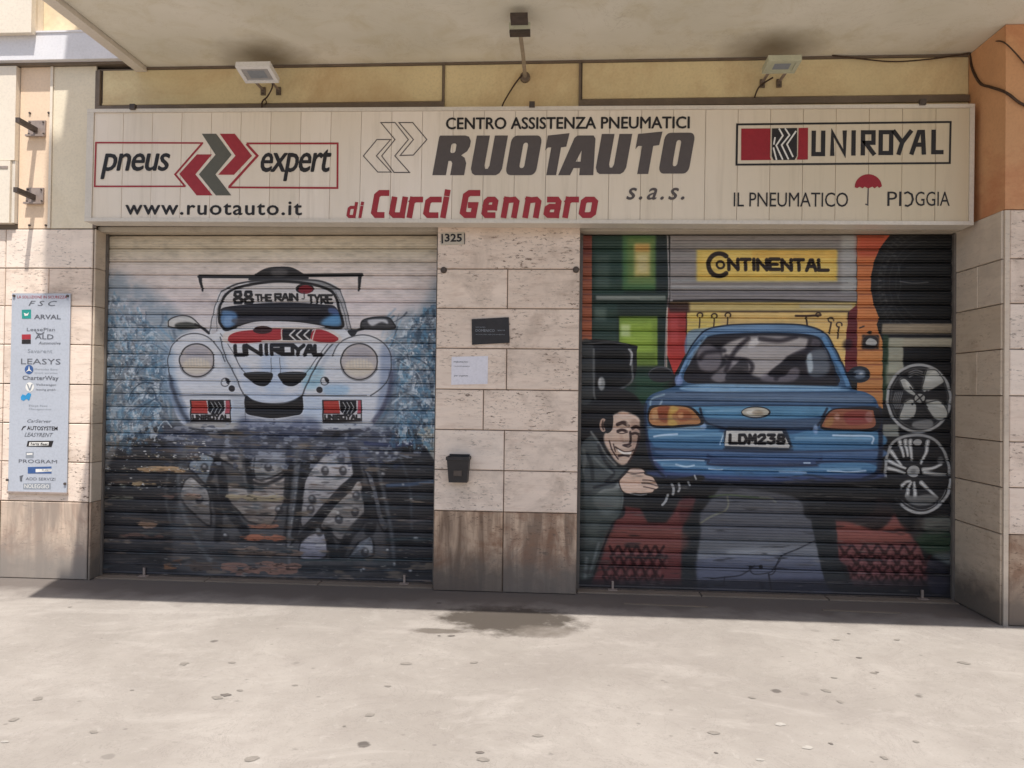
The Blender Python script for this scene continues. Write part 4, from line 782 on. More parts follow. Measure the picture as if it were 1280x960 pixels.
def paint_right():
    c = Canvas(0.150, 2.945, 2.712); c.a[:] = np.array([38,37,38])/255
    A = CR(715, 280, 5.224); B = CR(950, 280, 5.12); Q = CR(800, 380, 4.0); M = CR(720, 470, 5.333); Wc = CR(1050, 380, 3.2); E_ = CR(720, 600, 5.333); F6 = CR(950, 590, 5.12)
    def rect(x0, y0, x1, y1, col, al=1.0, soft=0, **k): c.fill([(x0,y0),(x1,y0),(x1,y1),(x0,y1)], col, al, soft, smooth=False, **k)
    # left shelf: bins
    rect(722, 284, 740, 440, (146,72,48), col2=(172,84,46)); rect(722, 284, 740, 320, (120,50,42), .7, 4)
    for y in (316, 333, 349, 367, 383, 400, 419): c.stroke([(724,y),(739,y)], 1.6, (100,44,32), .7, soft=1)
    rect(740, 284, 836, 500, (34,48,42)); rect(742, 284, 780, 368, (36,62,52), .9, 4); rect(745, 318, 762, 360, (66,86,74), .7, 5); rect(778, 286, 822, 362, (58,104,56), .95, 3); rect(784, 296, 820, 355, (96,120,52), .8, 5); rect(793, 304, 813, 345, (176,158,82), .95, 4); rect(794, 304, 812, 314, (196,138,56), .7, 3); rect(797, 318, 810, 340, (190,176,120), .7, 4); rect(820, 290, 834, 365, (34,44,46), .9, 3)
    rect(745, 369, 832, 374, (128,134,126), .9, 1); rect(800, 370, 832, 374, (96,110,100), .6, 1); rect(742, 378, 772, 430, (42,66,56), .8, 4); rect(743, 384, 758, 400, (90,108,96), .7, 4); rect(774, 395, 822, 456, (112,142,36), 1, 2); rect(778, 402, 815, 440, (134,166,40), .8, 4); rect(776, 405, 788, 420, (180,196,130), .8, 3); rect(776, 440, 820, 458, (84,108,30), .7, 3); rect(740, 460, 838, 500, (40,62,50), .8, 6, tex=.4); rect(795, 470, 830, 505, (34,84,54), .5, 5, tex=.6)
    c.stroke([(834,284),(836,360),(833,400),(831,470)], 1.8, (150,140,138), .9); c.stroke([(838,284),(839,365)], 2.6, (34,32,32), .9); c.stroke([(835,372),(832,470)], 1.6, (70,50,50), .8, soft=1)
    # monitor
    c.fill([(726,428),(790,430),(796,440),(790,478),(745,500),(726,494)], (34,34,36)); c.fill([(724,430),(742,432),(742,495),(724,500)], (60,62,62), .9, soft=2); c.fill([(748,442),(780,440),(784,470),(750,478)], (26,26,28)); c.stroke([(742,436),(742,470),(744,498),(760,492),(788,478),(790,460),(788,436)], 2.6, (96,98,98), .9, soft=1); c.stroke([(786,436),(790,442),(788,455)], 2.4, (160,160,160), .9); c.stroke([(728,430),(760,427),(785,430)], 1.8, (80,80,82)); c.ell(752, 479, 4.5, 8.5, (140,142,140), .95, soft=1); c.ell(750, 477, 2, 5, (190,190,190), .7, soft=1)
    # rolling door at the back, cream lintel, tool board
    rect(838, 284, 1071, 376, (134,126,122)); 
    for y, col in ((292,(92,86,82)),(305,(120,116,110)),(318,(128,124,120)),(350,(130,132,130)),(358,(150,152,154)),(366,(106,102,108)),(373,(116,112,118))): c.stroke([(840,y),(1070,y)], 3.2, col, .8, soft=3)
    for y in (300, 313, 345, 354, 362, 370): c.stroke([(840,y),(1070,y)], 1.0, (66,62,62), .6, soft=1)
    rect(1052, 290, 1070, 365, (164,164,160), .6, 4); c.stroke([(842,375),(950,374),(1070,377)], 2.4, (30,26,28))
    rect(871, 311, 1047, 351, (206,170,62), 1, 2.5); rect(878, 315, 1040, 345, (214,178,74), .7, 4); rect(940, 312, 1046, 322, (214,156,48), .6, 3)
    c.ring(899, 330, 13.5, 14.0, 5.6, (44,32,26), 1, 50, 310); c.ring(900.5, 330, 4.6, 4.6, 2.6, (44,32,26)); c.text('NTINENTAL', 911, 323.5, 1035, 336.5, 4.2, (44,32,26), gap=.34, jit=.7)
    rect(838, 377, 1071, 388, (186,160,88), 1, 1); rect(1000, 379, 1066, 385, (170,160,140), .6, 2); c.stroke([(850,389),(1060,389)], 1.6, (90,62,34), .9)
    rect(858, 390, 1060, 470, (206,170,92)); rect(858, 390, 900, 450, (196,176,60), .6, 6); rect(1020, 395, 1058, 470, (212,168,84), .7, 5)
    for y in (402, 418, 436): c.stroke([(858,y),(1060,y)], 1.2, (140,100,60), .5, soft=1)
    for x, y0, y1 in ((875,391,409),(893,392,408),(910,391,405)): c.stroke([(x,y0+5),(x-1,y1)], 1.5, (52,34,26)); c.ring(x, y0+2, 3.4, 2.8, 1.7, (48,30,24), 1, 150, 400)
    c.stroke([(995,394),(1010,394),(1026,393)], 2.6, (60,36,30)); c.stroke([(1008,396),(1009,407)], 2, (50,32,26)); c.ring(1023, 392.5, 3, 2.4, 1.5, (50,32,26), 1, 90, 330)
    for x, y0, y1 in ((1038,398,416),(1048,404,422)): c.stroke([(x+1,y0+4),(x-1,y1)], 1.9, (58,36,28)); c.ring(x+1, y0+1, 3.4, 3, 1.6, (58,36,28), 1, 110, 380)
    # red uprights
    c.fill([(835,384),(858,386),(858,440),(843,468),(833,440)], (160,46,44), col2=(196,46,38), smooth=False); rect(838, 392, 848, 430, (196,70,66), .5, 3); c.stroke([(858,386),(858,440)], 1.6, (84,30,30)); rect(836, 377, 862, 390, (56,30,28), .9, 3); c.stroke([(834,384),(833,462)], 1.6, (186,170,150), .8)
    c.fill([(1062,388),(1072,380),(1072,470),(1056,470),(1058,420)], (110,34,38), smooth=False); rect(1060, 390, 1072, 430, (92,32,40), .5, 3)
    # orange wall and hanging tyre
    rect(1072, 284, 1200, 470, (196,96,44), col2=(204,124,58)); rect(1072, 284, 1130, 320, (190,64,40), .75, 5); rect(1072, 420, 1104, 510, (200,122,56), .9)
    for y in (295, 312, 331, 349, 367, 384, 400, 437, 455, 473, 489): c.stroke([(1073,y),(1104,y)], 1.6, (118,52,28), .75, soft=1)
    c.ell(1158, 354, 69, 80, (32,31,32)); c.fill([(1150,284),(1200,284),(1200,440),(1108,440),(1096,405)], (32,31,32), smooth=False); c.fill([(1200,290),(1150,296),(1128,330),(1120,370),(1130,400),(1200,405)], (26,26,27), .9, soft=4)
    for rr_ in (60, 53, 46, 38): c.ring(1158, 354, rr_, rr_*1.16, 1.1, (58,57,56), .8, 110, 270, soft=1.2)
    for k in range(26): a_ = math.radians(120+k*5.6); c.stroke([(1158+64*math.cos(a_), 354+74*math.sin(a_)), (1158+54*math.cos(a_+.05), 354+63*math.sin(a_+.05))], 1.3, (60,59,57), .8, soft=1)
    for k in range(9): a_ = math.radians(135+k*12); c.ell(1150+50*math.cos(a_), 352+42*math.sin(a_), 2.2, 1.4, (92,92,90), .6, soft=.7)
    c.stroke([(1125,351),(1142,353),(1160,352)], 1.2, (100,98,96), .9); c.stroke([(1122,325),(1126,355),(1122,372)], 1, (84,84,82), .5, soft=1)
    rect(1078, 418, 1099, 436, (44,38,38), 1, .5); c.fill([(1083,426),(1088,422),(1096,426),(1095,431),(1084,430)], (168,168,164), .9); c.ring(1088, 427, 11, 9.5, 1.0, (120,70,40), .8); c.stroke([(1075,409),(1080,407)], 1.6, DK); c.ell(1088, 415, 3, 2, DK); c.ell(1060, 430, 6, 7, (40,28,40), .7, soft=3)
    # shelf with rims
    rect(1104, 404, 1200, 760, (30,29,31)); rect(1103, 404, 1192, 417, (140,124,100), 1, 1.5); rect(1112, 422, 1192, 435, (160,152,128), .95, 1.5); rect(1110, 422, 1130, 466, (150,148,126), .95, 2); rect(1104, 418, 1111, 500, (40,66,40), .8, 2); rect(1130, 433, 1192, 456, (24,24,26), .98, 1); rect(1104, 530, 1124, 545, (150,152,140), .8, 2); rect(1108, 455, 1122, 480, (150,152,130), .7, 3)
    GR = (148,148,146)
    x_, y_ = Wc([(318,375)])[0]
    c.ell(x_, y_, 39, 41.5, (38,37,39)); c.ring(x_-.5, y_, 39.5, 42, 3.4, (158,158,156), .95, soft=1); c.ring(x_, y_, 35.5, 38, 1.2, (92,92,92), .7, soft=1)
    for pts in ([(348,262),(385,262),(415,300),(408,318),(345,352),(330,330)], [(238,302),(262,296),(300,340),(300,366),(262,345)], [(258,392),(285,378),(306,392),(298,450),(246,462),(240,440)], [(352,392),(398,384),(425,415),(430,450),(388,462),(345,410)]):
        c.fill(Wc(pts), (162,162,154), .97, soft=.5); c.fill(Wc([(pts[0][0]*.6+320*.4, pts[0][1]*.6+375*.4), pts[1], pts[2]]), (192,192,184), .7, soft=2); c.stroke(Wc(pts+[pts[0]]), 1.2, (40,40,42), .9)
    c.fill(Wc([(325,425),(365,450),(372,490),(335,498),(290,490),(305,440)]), (44,44,46)); c.fill(Wc([(298,470),(365,462),(370,492),(330,500),(292,490)]), (128,128,126), .8, soft=1); c.ell(*Wc([(320,375)])[0], 6.5, 5.6, (150,150,144)); c.ring(*Wc([(320,375)])[0], 7.5, 6.6, 1.2, DK); c.stroke(Wc([(282,330),(350,410)]), 1.6, DK); c.stroke(Wc([(350,345),(290,400)]), 1.6, DK)
    for k in range(5): c.stroke(Wc([(222+k*7,350),(214+k*7,385),(222+k*7,415)]), 1.2, (120,120,120), .8, soft=.7)
    for k in range(3): c.stroke(Wc([(278,272+k*9),(305,262+k*9),(332,270+k*9)]), 1.3, (130,130,130), .8, soft=.7)
    x_, y_ = Wc([(308,680)])[0]
    c.ell(x_, y_, 39, 48, (38,37,39))
    rim2 = [(182,690),(188,610),(215,550),(270,525),(340,525),(395,555),(430,620),(440,680)]; c.stroke(Wc(rim2), 3.4, (146,146,144), .95, soft=1); c.stroke(Wc([(182,690),(200,740),(240,795),(290,828),(345,832),(400,800),(435,750),(442,700)]), 3.6, (168,168,166), .95, soft=1); c.stroke(Wc([(195,705),(230,765),(290,812),(345,818),(395,790),(425,740)]), 1.0, (150,150,150), .8)
    for a_, b__, c2_ in (((240,548),(248,580),(256,608)),((262,545),(266,572),(272,605)),((282,545),(284,590),(290,622)),((352,548),(345,590),(325,635)),((205,588),(222,610),(245,642)),((198,625),(225,640),(262,655)),((195,655),(225,662),(262,675)),((335,660),(370,655),(405,640)),((340,672),(380,678),(425,680)),((240,735),(262,712),(280,706)),((268,765),(275,735),(285,712)),((300,770),(300,735),(297,712)),((325,712),(355,740),(388,772))):
        c.stroke(Wc([a_, b__, c2_]), 5.2, (156,156,154), .95, soft=1, w2=2.8); c.stroke(Wc([a_, b__, c2_]), 1.6, (208,208,204), .8, soft=.8, w2=.8)
    c.ell(*Wc([(312,552)])[0], 5.5, 4, (150,150,148)); c.fill(Wc([(262,762),(300,768),(350,760),(395,772),(370,800),(310,806),(275,790)]), (116,116,114), .9, soft=1.5); c.ell(*Wc([(296,668)])[0], 8, 7.5, (150,150,148)); c.ring(*Wc([(296,668)])[0], 9, 8.5, 1.6, DK); c.ell(*Wc([(296,668)])[0], 3.4, 3.2, (110,110,110), .8, soft=1); c.ell(*Wc([(405,625)])[0], 4, 5, (120,120,120), .7, soft=1)
    c.fill(F6([(1040,300),(1215,280),(1210,385),(1060,375)]), (98,100,90), .85, soft=3); c.fill(F6([(1000,400),(1230,390),(1230,500),(1080,520)]), (40,62,42), .9, soft=4); c.fill(F6([(1110,530),(1225,520),(1220,590),(1140,560)]), (108,118,116), .7, soft=4); c.fill(F6([(1000,300),(1050,300),(1040,400),(980,420)]), (62,54,50), .7, soft=4)
    # wheels under the car, ramp
    c.fill([(868,596),(1110,596),(1100,640),(1060,650),(1010,640),(960,612),(880,640)], (30,29,31), .95, soft=2)
    c.fill(F6([(-250,90),(280,90),(322,250),(440,775),(-406,775),(-396,400),(-380,260)]), (76,76,80), 1, soft=3, smooth=False, col2=(96,98,110))
    c.fill(F6([(-395,430),(350,420),(370,500),(-395,520)]), (98,100,104), .75, soft=4); c.fill(F6([(-395,500),(370,480),(390,560),(-400,560)]), (122,126,134), .7, soft=4); c.fill(F6([(-180,500),(100,500),(110,530),(-180,530)]), (160,162,166), .6, soft=4)
    c.fill(F6([(-400,560),(400,560),(440,770),(-405,765)]), (98,102,118), .85, soft=3, col2=(76,80,106)); c.fill(F6([(100,700),(430,690),(440,770),(120,770)]), (58,60,98), .5, soft=8)
    c.stroke(F6([(350,440),(240,490),(130,545),(90,640),(55,655)]), 1.6, (44,44,52), .9); c.stroke(F6([(130,560),(100,600),(60,640),(-40,650),(-60,610),(5,598)]), 1.4, (40,40,50), .9); c.stroke(F6([(55,650),(72,750)]), 2.0, (40,40,50), .9); c.stroke(E_([(1190,570),(1100,630),(990,645),(900,655)]), 1.8, (44,44,56), .9); c.stroke(E_([(990,645),(985,690)]), 1.6, (44,44,56), .9); c.ell(*E_([(1235,578)])[0], 2.6, 2.6, (40,40,46)); c.ell(*E_([(1165,580)])[0], 2, 2, (40,40,46)); c.ell(*F6([(8,606)])[0], 2.4, 2.4, DK)
    c.fill(E_([(830,690),(880,700),(870,730),(820,730)]), (40,42,58), .7, soft=3); c.fill(E_([(1220,680),(1260,700),(1240,730)]), (40,42,60), .8, soft=3)
    c.stroke(E_([(825,290),(900,240),(990,205),(1015,160),(1010,110)]), 2.2, (122,120,98), .8, soft=1); c.stroke(E_([(890,110),(1010,95),(1150,110),(1280,120)]), 2.0, (74,92,56), .8, soft=1.5); c.stroke(F6([(0,160),(70,165),(100,190)]), 2.6, (110,108,98), .8, soft=1)
    c.fill(E_([(700,300),(830,290),(800,560),(800,740),(650,740),(690,500)]), (40,42,44), .95, soft=3)
    # brick-red ramps
    c.fill(E_([(300,170),(430,190),(480,285),(600,285),(650,220),(690,140),(800,120),(740,240),(706,330),(700,700),(100,700),(210,420)]), (112,52,48), 1, soft=3, col2=(104,44,44), smooth=False); c.fill(E_([(240,330),(690,330),(690,480),(190,480)]), (134,68,56), .55, soft=6); c.fill(E_([(700,130),(790,120),(760,240),(700,290)]), (82,38,38), .8, soft=4)
    c.fill(F6([(430,290),(600,300),(720,260),(760,160),(830,190),(900,330),(1020,470),(1110,690),(1090,730),(600,730),(560,600),(500,560),(480,400)]), (134,66,56), 1, soft=3, col2=(104,56,60), smooth=False); c.fill(F6([(500,340),(900,340),(940,440),(520,440)]), (156,76,58), .5, soft=6); c.fill(F6([(330,230),(470,260),(510,560),(570,740),(440,740),(370,500)]), (42,44,46), .97, soft=2)
    for (x0, x1, y0, rows, FF, sk) in ((250, 620, 470, 4, E_, -26), (545, 1050, 500, 4, F6, 30)):
        for r_ in range(rows):
            n_ = 6; yy = y0+r_*66
            for k in range(n_):
                x = x0+sk*r_*1.0+(k+(r_ % 2)*.5)*(x1-x0)/n_*(1+.04*r_); h_ = 52; w_ = (x1-x0)/n_*.42
                c.stroke(FF([(x-w_,yy-h_*.6),(x+random.uniform(-4,4),yy+h_*.5),(x+w_,yy-h_*.6)]), 3.2, (48,20,22), .85, smooth=False, soft=1.3); c.stroke(FF([(x-w_*.8,yy+h_*.9),(x,yy+h_*.1),(x+w_*.8,yy+h_*.9)]), 2.6, (56,24,24), .7, smooth=False, soft=1.3); c.ell(*FF([(x+w_*.9, yy+10)])[0], 3.0, 3.4, (140,80,78), .45, soft=1.2)
    c.fill([(866,600),(1112,600),(1104,660),(1060,652),(1010,648),(990,620)], (28,27,29), .85, soft=3); rect(722, 724, 1195, 760, (36,34,38), .75, 4); c.fill(F6([(1080,570),(1190,600),(1200,760),(1090,760)]), (44,42,54), .9, soft=4)
    # blue car
    out = Q([(22,560),(28,490),(60,450),(130,425),(180,405),(176,370),(215,290),(260,200),(320,130),(400,108),(520,98),(640,95),(760,98),(860,112),(920,140),(960,190),(1010,290),(1050,390),(1070,425),(1130,440),(1185,480),(1200,560),(1204,700),(1205,780),(1190,840),(1120,870),(900,885),(600,885),(300,880),(130,862),(70,800),(40,700)])
    c.fill([(x, y+5) for x, y in out], (24,24,28), .9, soft=4); c.fill(out, (54,92,134), col2=(44,74,118)); 
    c.fill(Q([(240,140),(330,118),(520,104),(760,106),(900,132),(930,160),(700,146),(500,146),(320,160),(230,250)]), (96,132,178), .8, soft=2)
    c.fill(Q([(228,386),(250,290),(300,200),(370,158),(520,148),(700,146),(860,158),(905,190),(960,300),(985,400),(700,398),(420,398)]), (40,36,42))
    for pts, col, al, sf in (([(430,200),(560,160),(800,165),(865,190),(830,230),(740,260),(700,320),(600,365),(470,300),(410,250)], (176,168,164), .85, 3), ([(290,230),(350,200),(410,260),(380,330),(300,320)], (128,120,126), .75, 3), ([(370,350),(480,270),(530,290),(420,385),(360,375)], (140,132,136), .75, 2.5), ([(600,375),(720,300),(800,330),(760,385)], (116,108,116), .75, 3), ([(840,240),(930,230),(945,340),(850,360),(820,300)], (106,116,128), .75, 4), ([(838,255),(860,250),(865,330),(840,335)], (170,184,192), .8, 1.5), ([(560,180),(610,165),(580,210),(540,215)], (200,196,194), .7, 1.5), ([(850,170),(900,180),(900,210),(860,205)], (90,84,96), .7, 2)):
        c.fill(Q(pts), col, al, soft=sf)
    for pts in ([(540,170),(470,240),(430,330)], [(690,330),(760,260),(850,220)], [(430,260),(470,270),(540,280),(560,320),(520,380)], [(680,370),(740,290),(830,240),(850,180)], [(300,270),(330,240),(420,230)], [(600,170),(700,180),(780,160)], [(820,300),(840,360),(900,390)]): c.stroke(Q(pts), 5.5, (40,34,42), .85, soft=3)
    c.fill(Q([(640,350),(740,270),(830,250),(820,300),(760,320),(720,360)]), (34,30,36), .95, soft=2); c.fill(Q([(440,340),(520,270),(545,330),(500,380),(430,380)]), (42,38,44), .85, soft=2)
    c.stroke(Q([(240,385),(420,396),(700,398),(985,400)]), 3, (26,26,34)); c.stroke(Q([(268,240),(300,190),(370,156),(520,146),(700,144),(860,156),(915,195),(965,300),(990,400)]), 2.2, (30,34,48)); c.stroke(Q([(190,390),(200,345),(240,270),(300,190)]), 4.6, (104,146,196), .85, soft=1.5, w2=2.5); c.stroke(Q([(920,170),(965,250),(1010,330),(1040,400)]), 5, (76,128,184), .85, soft=1.5); c.stroke(Q([(176,385),(215,288),(262,200),(322,132),(400,108),(520,98),(760,98),(860,112),(925,142),(962,195),(1015,300),(1055,400)]), 1.8, (26,34,54), .95); c.fill(Q([(180,400),(176,368),(196,352),(215,380),(205,402)]), (110,130,190), .8, soft=1.5)
    # boot panels
    c.fill(Q([(200,425),(300,398),(640,402),(960,412),(1040,430),(700,436),(400,438)]), (116,158,198), .95, soft=1.5); c.fill(Q([(60,470),(130,438),(400,442),(900,440),(1120,448),(1170,482),(1100,500),(700,494),(200,500),(50,500)]), (74,98,134), .95, soft=2); c.fill(Q([(300,470),(700,466),(1120,470),(1130,490),(700,486)]), (108,136,172), .5, soft=4); c.fill(Q([(270,512),(640,508),(940,512),(900,560),(700,572),(350,568)]), (72,128,172), .95, soft=1.5); c.fill(Q([(330,575),(700,578),(900,572),(860,612),(560,618),(350,606)]), (60,80,112), .9, soft=3)
    c.stroke(Q([(60,508),(300,506),(700,504),(1180,510)]), 1.6, (34,46,72), .9); c.stroke(Q([(180,440),(600,438),(1080,442)]), 1.2, (40,56,84), .8); c.stroke(Q([(300,520),(330,590),(420,618)]), 3, (30,38,58), .9, soft=1.2); c.stroke(Q([(935,520),(900,590),(860,625)]), 3, (30,38,58), .9, soft=1.2); c.stroke(Q([(50,500),(62,470),(120,450)]), 2, (150,180,196), .7, soft=1.5)
    c.fill(Q([(50,625),(330,605),(400,625),(420,640),(740,650),(870,630),(1190,640),(1185,720),(700,730),(420,725),(120,720),(60,690)]), (72,128,174), .95, soft=2, tex=.08, col2=(52,98,146)); c.fill(Q([(110,725),(700,736),(1190,724),(1185,775),(890,782),(860,800),(380,796),(330,770),(150,765)]), (66,98,148), .95, soft=2); c.fill(Q([(340,745),(420,770),(860,778),(900,750),(870,800),(400,800)]), (46,62,104), .85, soft=2); c.stroke(Q([(55,765),(330,775),(370,800),(860,804),(900,786),(1200,784)]), 2.2, (34,44,74), .95, soft=1)
    c.fill(Q([(70,785),(320,786),(370,812),(860,816),(900,798),(1150,796),(1140,850),(600,858),(200,852),(110,830)]), (70,128,176), .95, soft=2, tex=.08, col2=(44,84,136)); c.fill(Q([(60,835),(600,862),(1190,845),(1120,880),(600,890),(140,870)]), (52,66,116), .9, soft=3); c.stroke(Q([(40,690),(60,770),(110,830)]), 5, (60,62,110), .8, soft=3); c.stroke(Q([(1200,600),(1202,700),(1190,800)]), 4, (36,52,78), .8, soft=2)
    for pts, wd_ in (([(70,660),(120,652),(185,648)], 2.4), ([(965,654),(1060,656),(1160,660),(1162,695)], 2.2), ([(345,822),(380,826),(412,826)], 2.0), ([(700,836),(780,838),(832,840)], 2.0), ([(940,832),(1000,834),(1040,838),(1130,832)], 2.2), ([(180,800),(230,812),(270,804)], 2.2), ([(820,792),(850,792)], 1.6), ([(420,640),(400,700)], 1.4), ([(56,780),(200,776),(320,780)], 1.2)): c.stroke(Q(pts), wd_, (178,200,224), .85, soft=1)
    for pts, wd_, al in (([(1196,520),(1203,640),(1204,760),(1186,842),(1120,872)], 5, .9), ([(28,500),(26,580),(40,700),(66,800),(120,860)], 3.5, .85), ([(60,722),(400,730),(700,738),(1190,728)], 1.6, .8), ([(330,612),(560,622),(870,618)], 2.2, .8), ([(140,862),(600,892),(1120,874)], 4, .8), ([(420,722),(600,732),(760,726)], 3, .6)): c.stroke(Q(pts), wd_, (28,34,56), al, soft=2)
    for pts, wd_, al in (([(110,800),(300,812),(600,828),(1100,822)], 3, .45), ([(100,660),(400,650),(440,670)], 3, .4), ([(780,668),(1150,672)], 4, .4), ([(300,410),(640,408),(1000,418)], 2.5, .6), ([(330,536),(480,528),(640,526)], 3, .35), ([(240,300),(290,215),(330,160)], 1.6, .7)): c.stroke(Q(pts), wd_, (140,184,220), al, soft=2.5)
    c.stroke(Q([(110,480),(90,520)]), 2, (170,190,200), .7, soft=1.5); c.ell(*Q([(880,625)])[0], 3, 6, (120,150,196), .9, soft=1.5); c.ell(*Q([(318,612)])[0], 4, 4, (130,160,206), .9, soft=1.5); c.fill(Q([(60,610),(300,614),(300,628),(60,624)]), (140,160,178), .8, soft=1)
    # tail lamps
    c.fill(Q([(44,520),(100,502),(240,508),(300,550),(318,598),(240,612),(60,612)]), (40,36,40)); c.fill(Q([(54,530),(110,510),(230,514),(285,552),(300,594),(230,600),(64,602)]), (176,112,60)); c.fill(Q([(90,515),(150,512),(150,560),(140,590),(100,580)]), (146,64,36), .9, soft=1.5); c.fill(Q([(185,530),(240,530),(260,570),(200,585)]), (158,74,42), .7, soft=2); c.fill(Q([(150,515),(190,515),(190,530),(160,560),(190,600),(140,600)]), (196,160,60), .7, soft=2); c.fill(Q([(60,540),(85,530),(90,570),(66,580)]), (200,150,96), .7, soft=2); c.fill(Q([(190,545),(215,540),(215,565),(195,568)]), (210,150,90), .8, soft=1); c.stroke(Q([(50,572),(310,572)]), 1.0, (60,40,34), .8)
    c.fill(Q([(905,590),(925,560),(960,525),(1040,515),(1192,520),(1190,628),(1060,632),(920,626)]), (36,32,36)); c.fill(Q([(918,590),(965,530),(1050,524),(1150,528),(1170,540),(1172,612),(1060,624),(925,615)]), (146,78,52)); c.fill(Q([(1030,540),(1140,535),(1150,590),(1040,600)]), (138,52,48), .8, soft=2); c.fill(Q([(930,580),(970,560),(960,605),(925,610)]), (160,110,50), .7, soft=2); c.ell(*Q([(988,562)])[0], 3.5, 4, (190,140,120), .8, soft=1); c.ell(*Q([(1148,562)])[0], 5, 7, (170,120,112), .6, soft=2); c.stroke(Q([(1040,575),(1110,572)]), 1.2, (170,50,50), .9)
    # badge, number plate
    c.ell(*Q([(581,540)])[0], 18.5, 7.6, (44,42,46)); c.ell(*Q([(579,539)])[0], 16.8, 6.0, (176,168,150)); c.ell(*Q([(560,540)])[0], 7, 4, (206,202,190), .8, soft=1); c.ell(*Q([(590,541)])[0], 7, 3.2, (140,120,96), .6, soft=1.5)
    c.fill(Q([(418,640),(440,612),(730,618),(765,712),(740,732),(425,722)]), (34,38,50), .9, soft=1, smooth=False); c.fill(Q([(432,632),(712,634),(750,706),(745,718),(424,708)]), (182,178,170), smooth=False); c.text('LDM238', *Q([(450,652)])[0], *Q([(722,694)])[0], 3.9, (34,32,36), gap=.42)
    # mirrors of the car
    c.ell(*Q([(104,350)])[0], 15.5, 10, (44,44,48)); c.ring(*Q([(104,350)])[0], 15, 9.4, 1.3, (96,100,108), .8, 180, 350); c.ell(*Q([(1098,350)])[0], 14, 10.5, (34,42,54)); c.ell(*Q([(1100,348)])[0], 8, 6, (96,112,134), .85, soft=1.5); c.ell(*Q([(1108,346)])[0], 3, 2, (190,200,210), .8, soft=1); c.stroke(Q([(1040,345),(1075,350)]), 4, (36,44,60))
    # mechanic
    c.fill(M([(0,300),(60,250),(130,160),(200,100),(300,80),(400,130),(440,200),(440,290),(340,240),(240,260),(190,330),(190,460),(230,540),(300,600),(350,620),(290,690),(330,900),(250,960),(10,960)]), (34,32,34), 1, soft=1)
    c.fill(M([(30,480),(90,400),(130,400),(170,470),(200,540),(270,600),(350,610),(300,660),(285,700),(300,800),(290,900),(240,960),(20,960),(30,700)]), (76,82,82), .95, soft=1.5)
    for pts, wd_, col in (([(100,370),(150,440),(200,520),(265,590)], 2.6, (110,112,108)), ([(70,520),(100,580),(110,680)], 5, (50,54,56)), ([(150,460),(190,560),(250,640),(200,700)], 4, (46,48,52)), ([(120,540),(180,600),(240,640)], 3, (100,106,104)), ([(50,490),(60,560),(40,640)], 4, (96,100,98)), ([(350,615),(280,690),(190,720),(120,740)], 3.4, (40,42,46)), ([(130,820),(180,770),(250,760),(290,720)], 6, (124,128,124)), ([(80,960),(130,840),(200,800)], 4, (100,106,104)), ([(290,720),(310,800),(300,880)], 2, (120,124,122)), ([(20,560),(40,700),(30,860)], 5, (46,52,52)), ([(230,860),(250,900),(240,950)], 5, (96,102,98))): c.stroke(M(pts), wd_, col, .95, soft=1.8)
    c.fill(E_([(40,160),(100,110),(290,60),(310,120),(300,220),(240,290),(200,380),(160,500),(110,640),(20,640),(40,400)]), (66,74,70), .9, soft=3); c.fill(E_([(110,120),(180,70),(280,60),(300,160),(240,220),(180,230)]), (108,114,110), .6, soft=5); c.fill(E_([(90,300),(160,280),(140,400),(90,420)]), (86,92,84), .5, soft=5); c.stroke(E_([(70,520),(60,640)]), 4, (112,118,116), .7, soft=2.5); c.stroke(E_([(150,420),(110,560),(90,620)]), 3, (104,110,108), .8, soft=2); c.stroke(E_([(240,300),(190,420),(120,620)]), 2.4, (34,30,32), .9); c.fill(E_([(20,100),(50,60),(60,400),(30,640),(10,640)]), (48,52,50), .8, soft=3)
    skin = (200,170,148)
    c.fill(M([(290,240),(345,242),(415,280),(424,330),(420,400),(400,470),(380,520),(350,570),(310,592),(262,560),(215,490),(190,440),(190,385),(240,350),(242,270)]), skin, 1, soft=.6, col2=(184,154,132)); c.fill(M([(366,300),(420,290),(424,400),(400,470),(360,540),(372,440)]), (150,112,92), .55, soft=3)
    c.fill(M([(280,242),(320,232),(400,260),(425,290),(420,300),(360,262),(300,262)]), (214,182,158), .7, soft=1.5)
    c.ell(*M([(182,325)])[0], 4.6, 8.5, (176,140,118)); c.stroke(M([(178,295),(172,330),(184,355)]), 1.4, (70,50,44)); c.ell(*M([(184,325)])[0], 1.8, 4, (60,44,40), .9, soft=.6)
    c.fill(M([(190,300),(245,262),(242,350),(210,380),(196,360)]), (36,32,32), .95)
    for pts, wd_ in (([(276,320),(312,308),(346,328)], 4.4), ([(378,344),(400,335),(424,346)], 4.2), ([(278,364),(306,356),(338,366)], 3.6), ([(374,382),(395,376),(414,384)], 3.4), ([(272,372),(305,380),(336,372)], 1.0), ([(300,300),(320,296),(345,306)], .8), ([(222,430),(240,490),(280,550)], 1.6), ([(424,400),(404,470),(380,525),(350,572)], 2.6), ([(360,370),(364,420),(356,450),(322,458)], 3.0), ([(262,470),(300,495),(345,508),(385,490)], 2.0), ([(285,530),(320,525),(350,530)], 3.0), ([(312,458),(345,470),(366,460)], 1.7), ([(248,450),(256,480),(262,500)], 1.4), ([(415,392),(408,450),(395,480)], 1.2)): c.stroke(M(pts), wd_, (54,34,32), .92, soft=.7)
    c.fill(M([(275,478),(320,500),(372,498),(358,524),(318,520),(288,504)]), (222,212,202)); c.stroke(M([(275,478),(320,500),(372,498)]), 1.2, (50,30,30)); c.fill(M([(290,385),(312,400),(318,440),(296,430)]), (170,128,106), .4, soft=2); c.ell(*M([(345,330)])[0], 1.8, 8, (216,186,160), .6, soft=1)
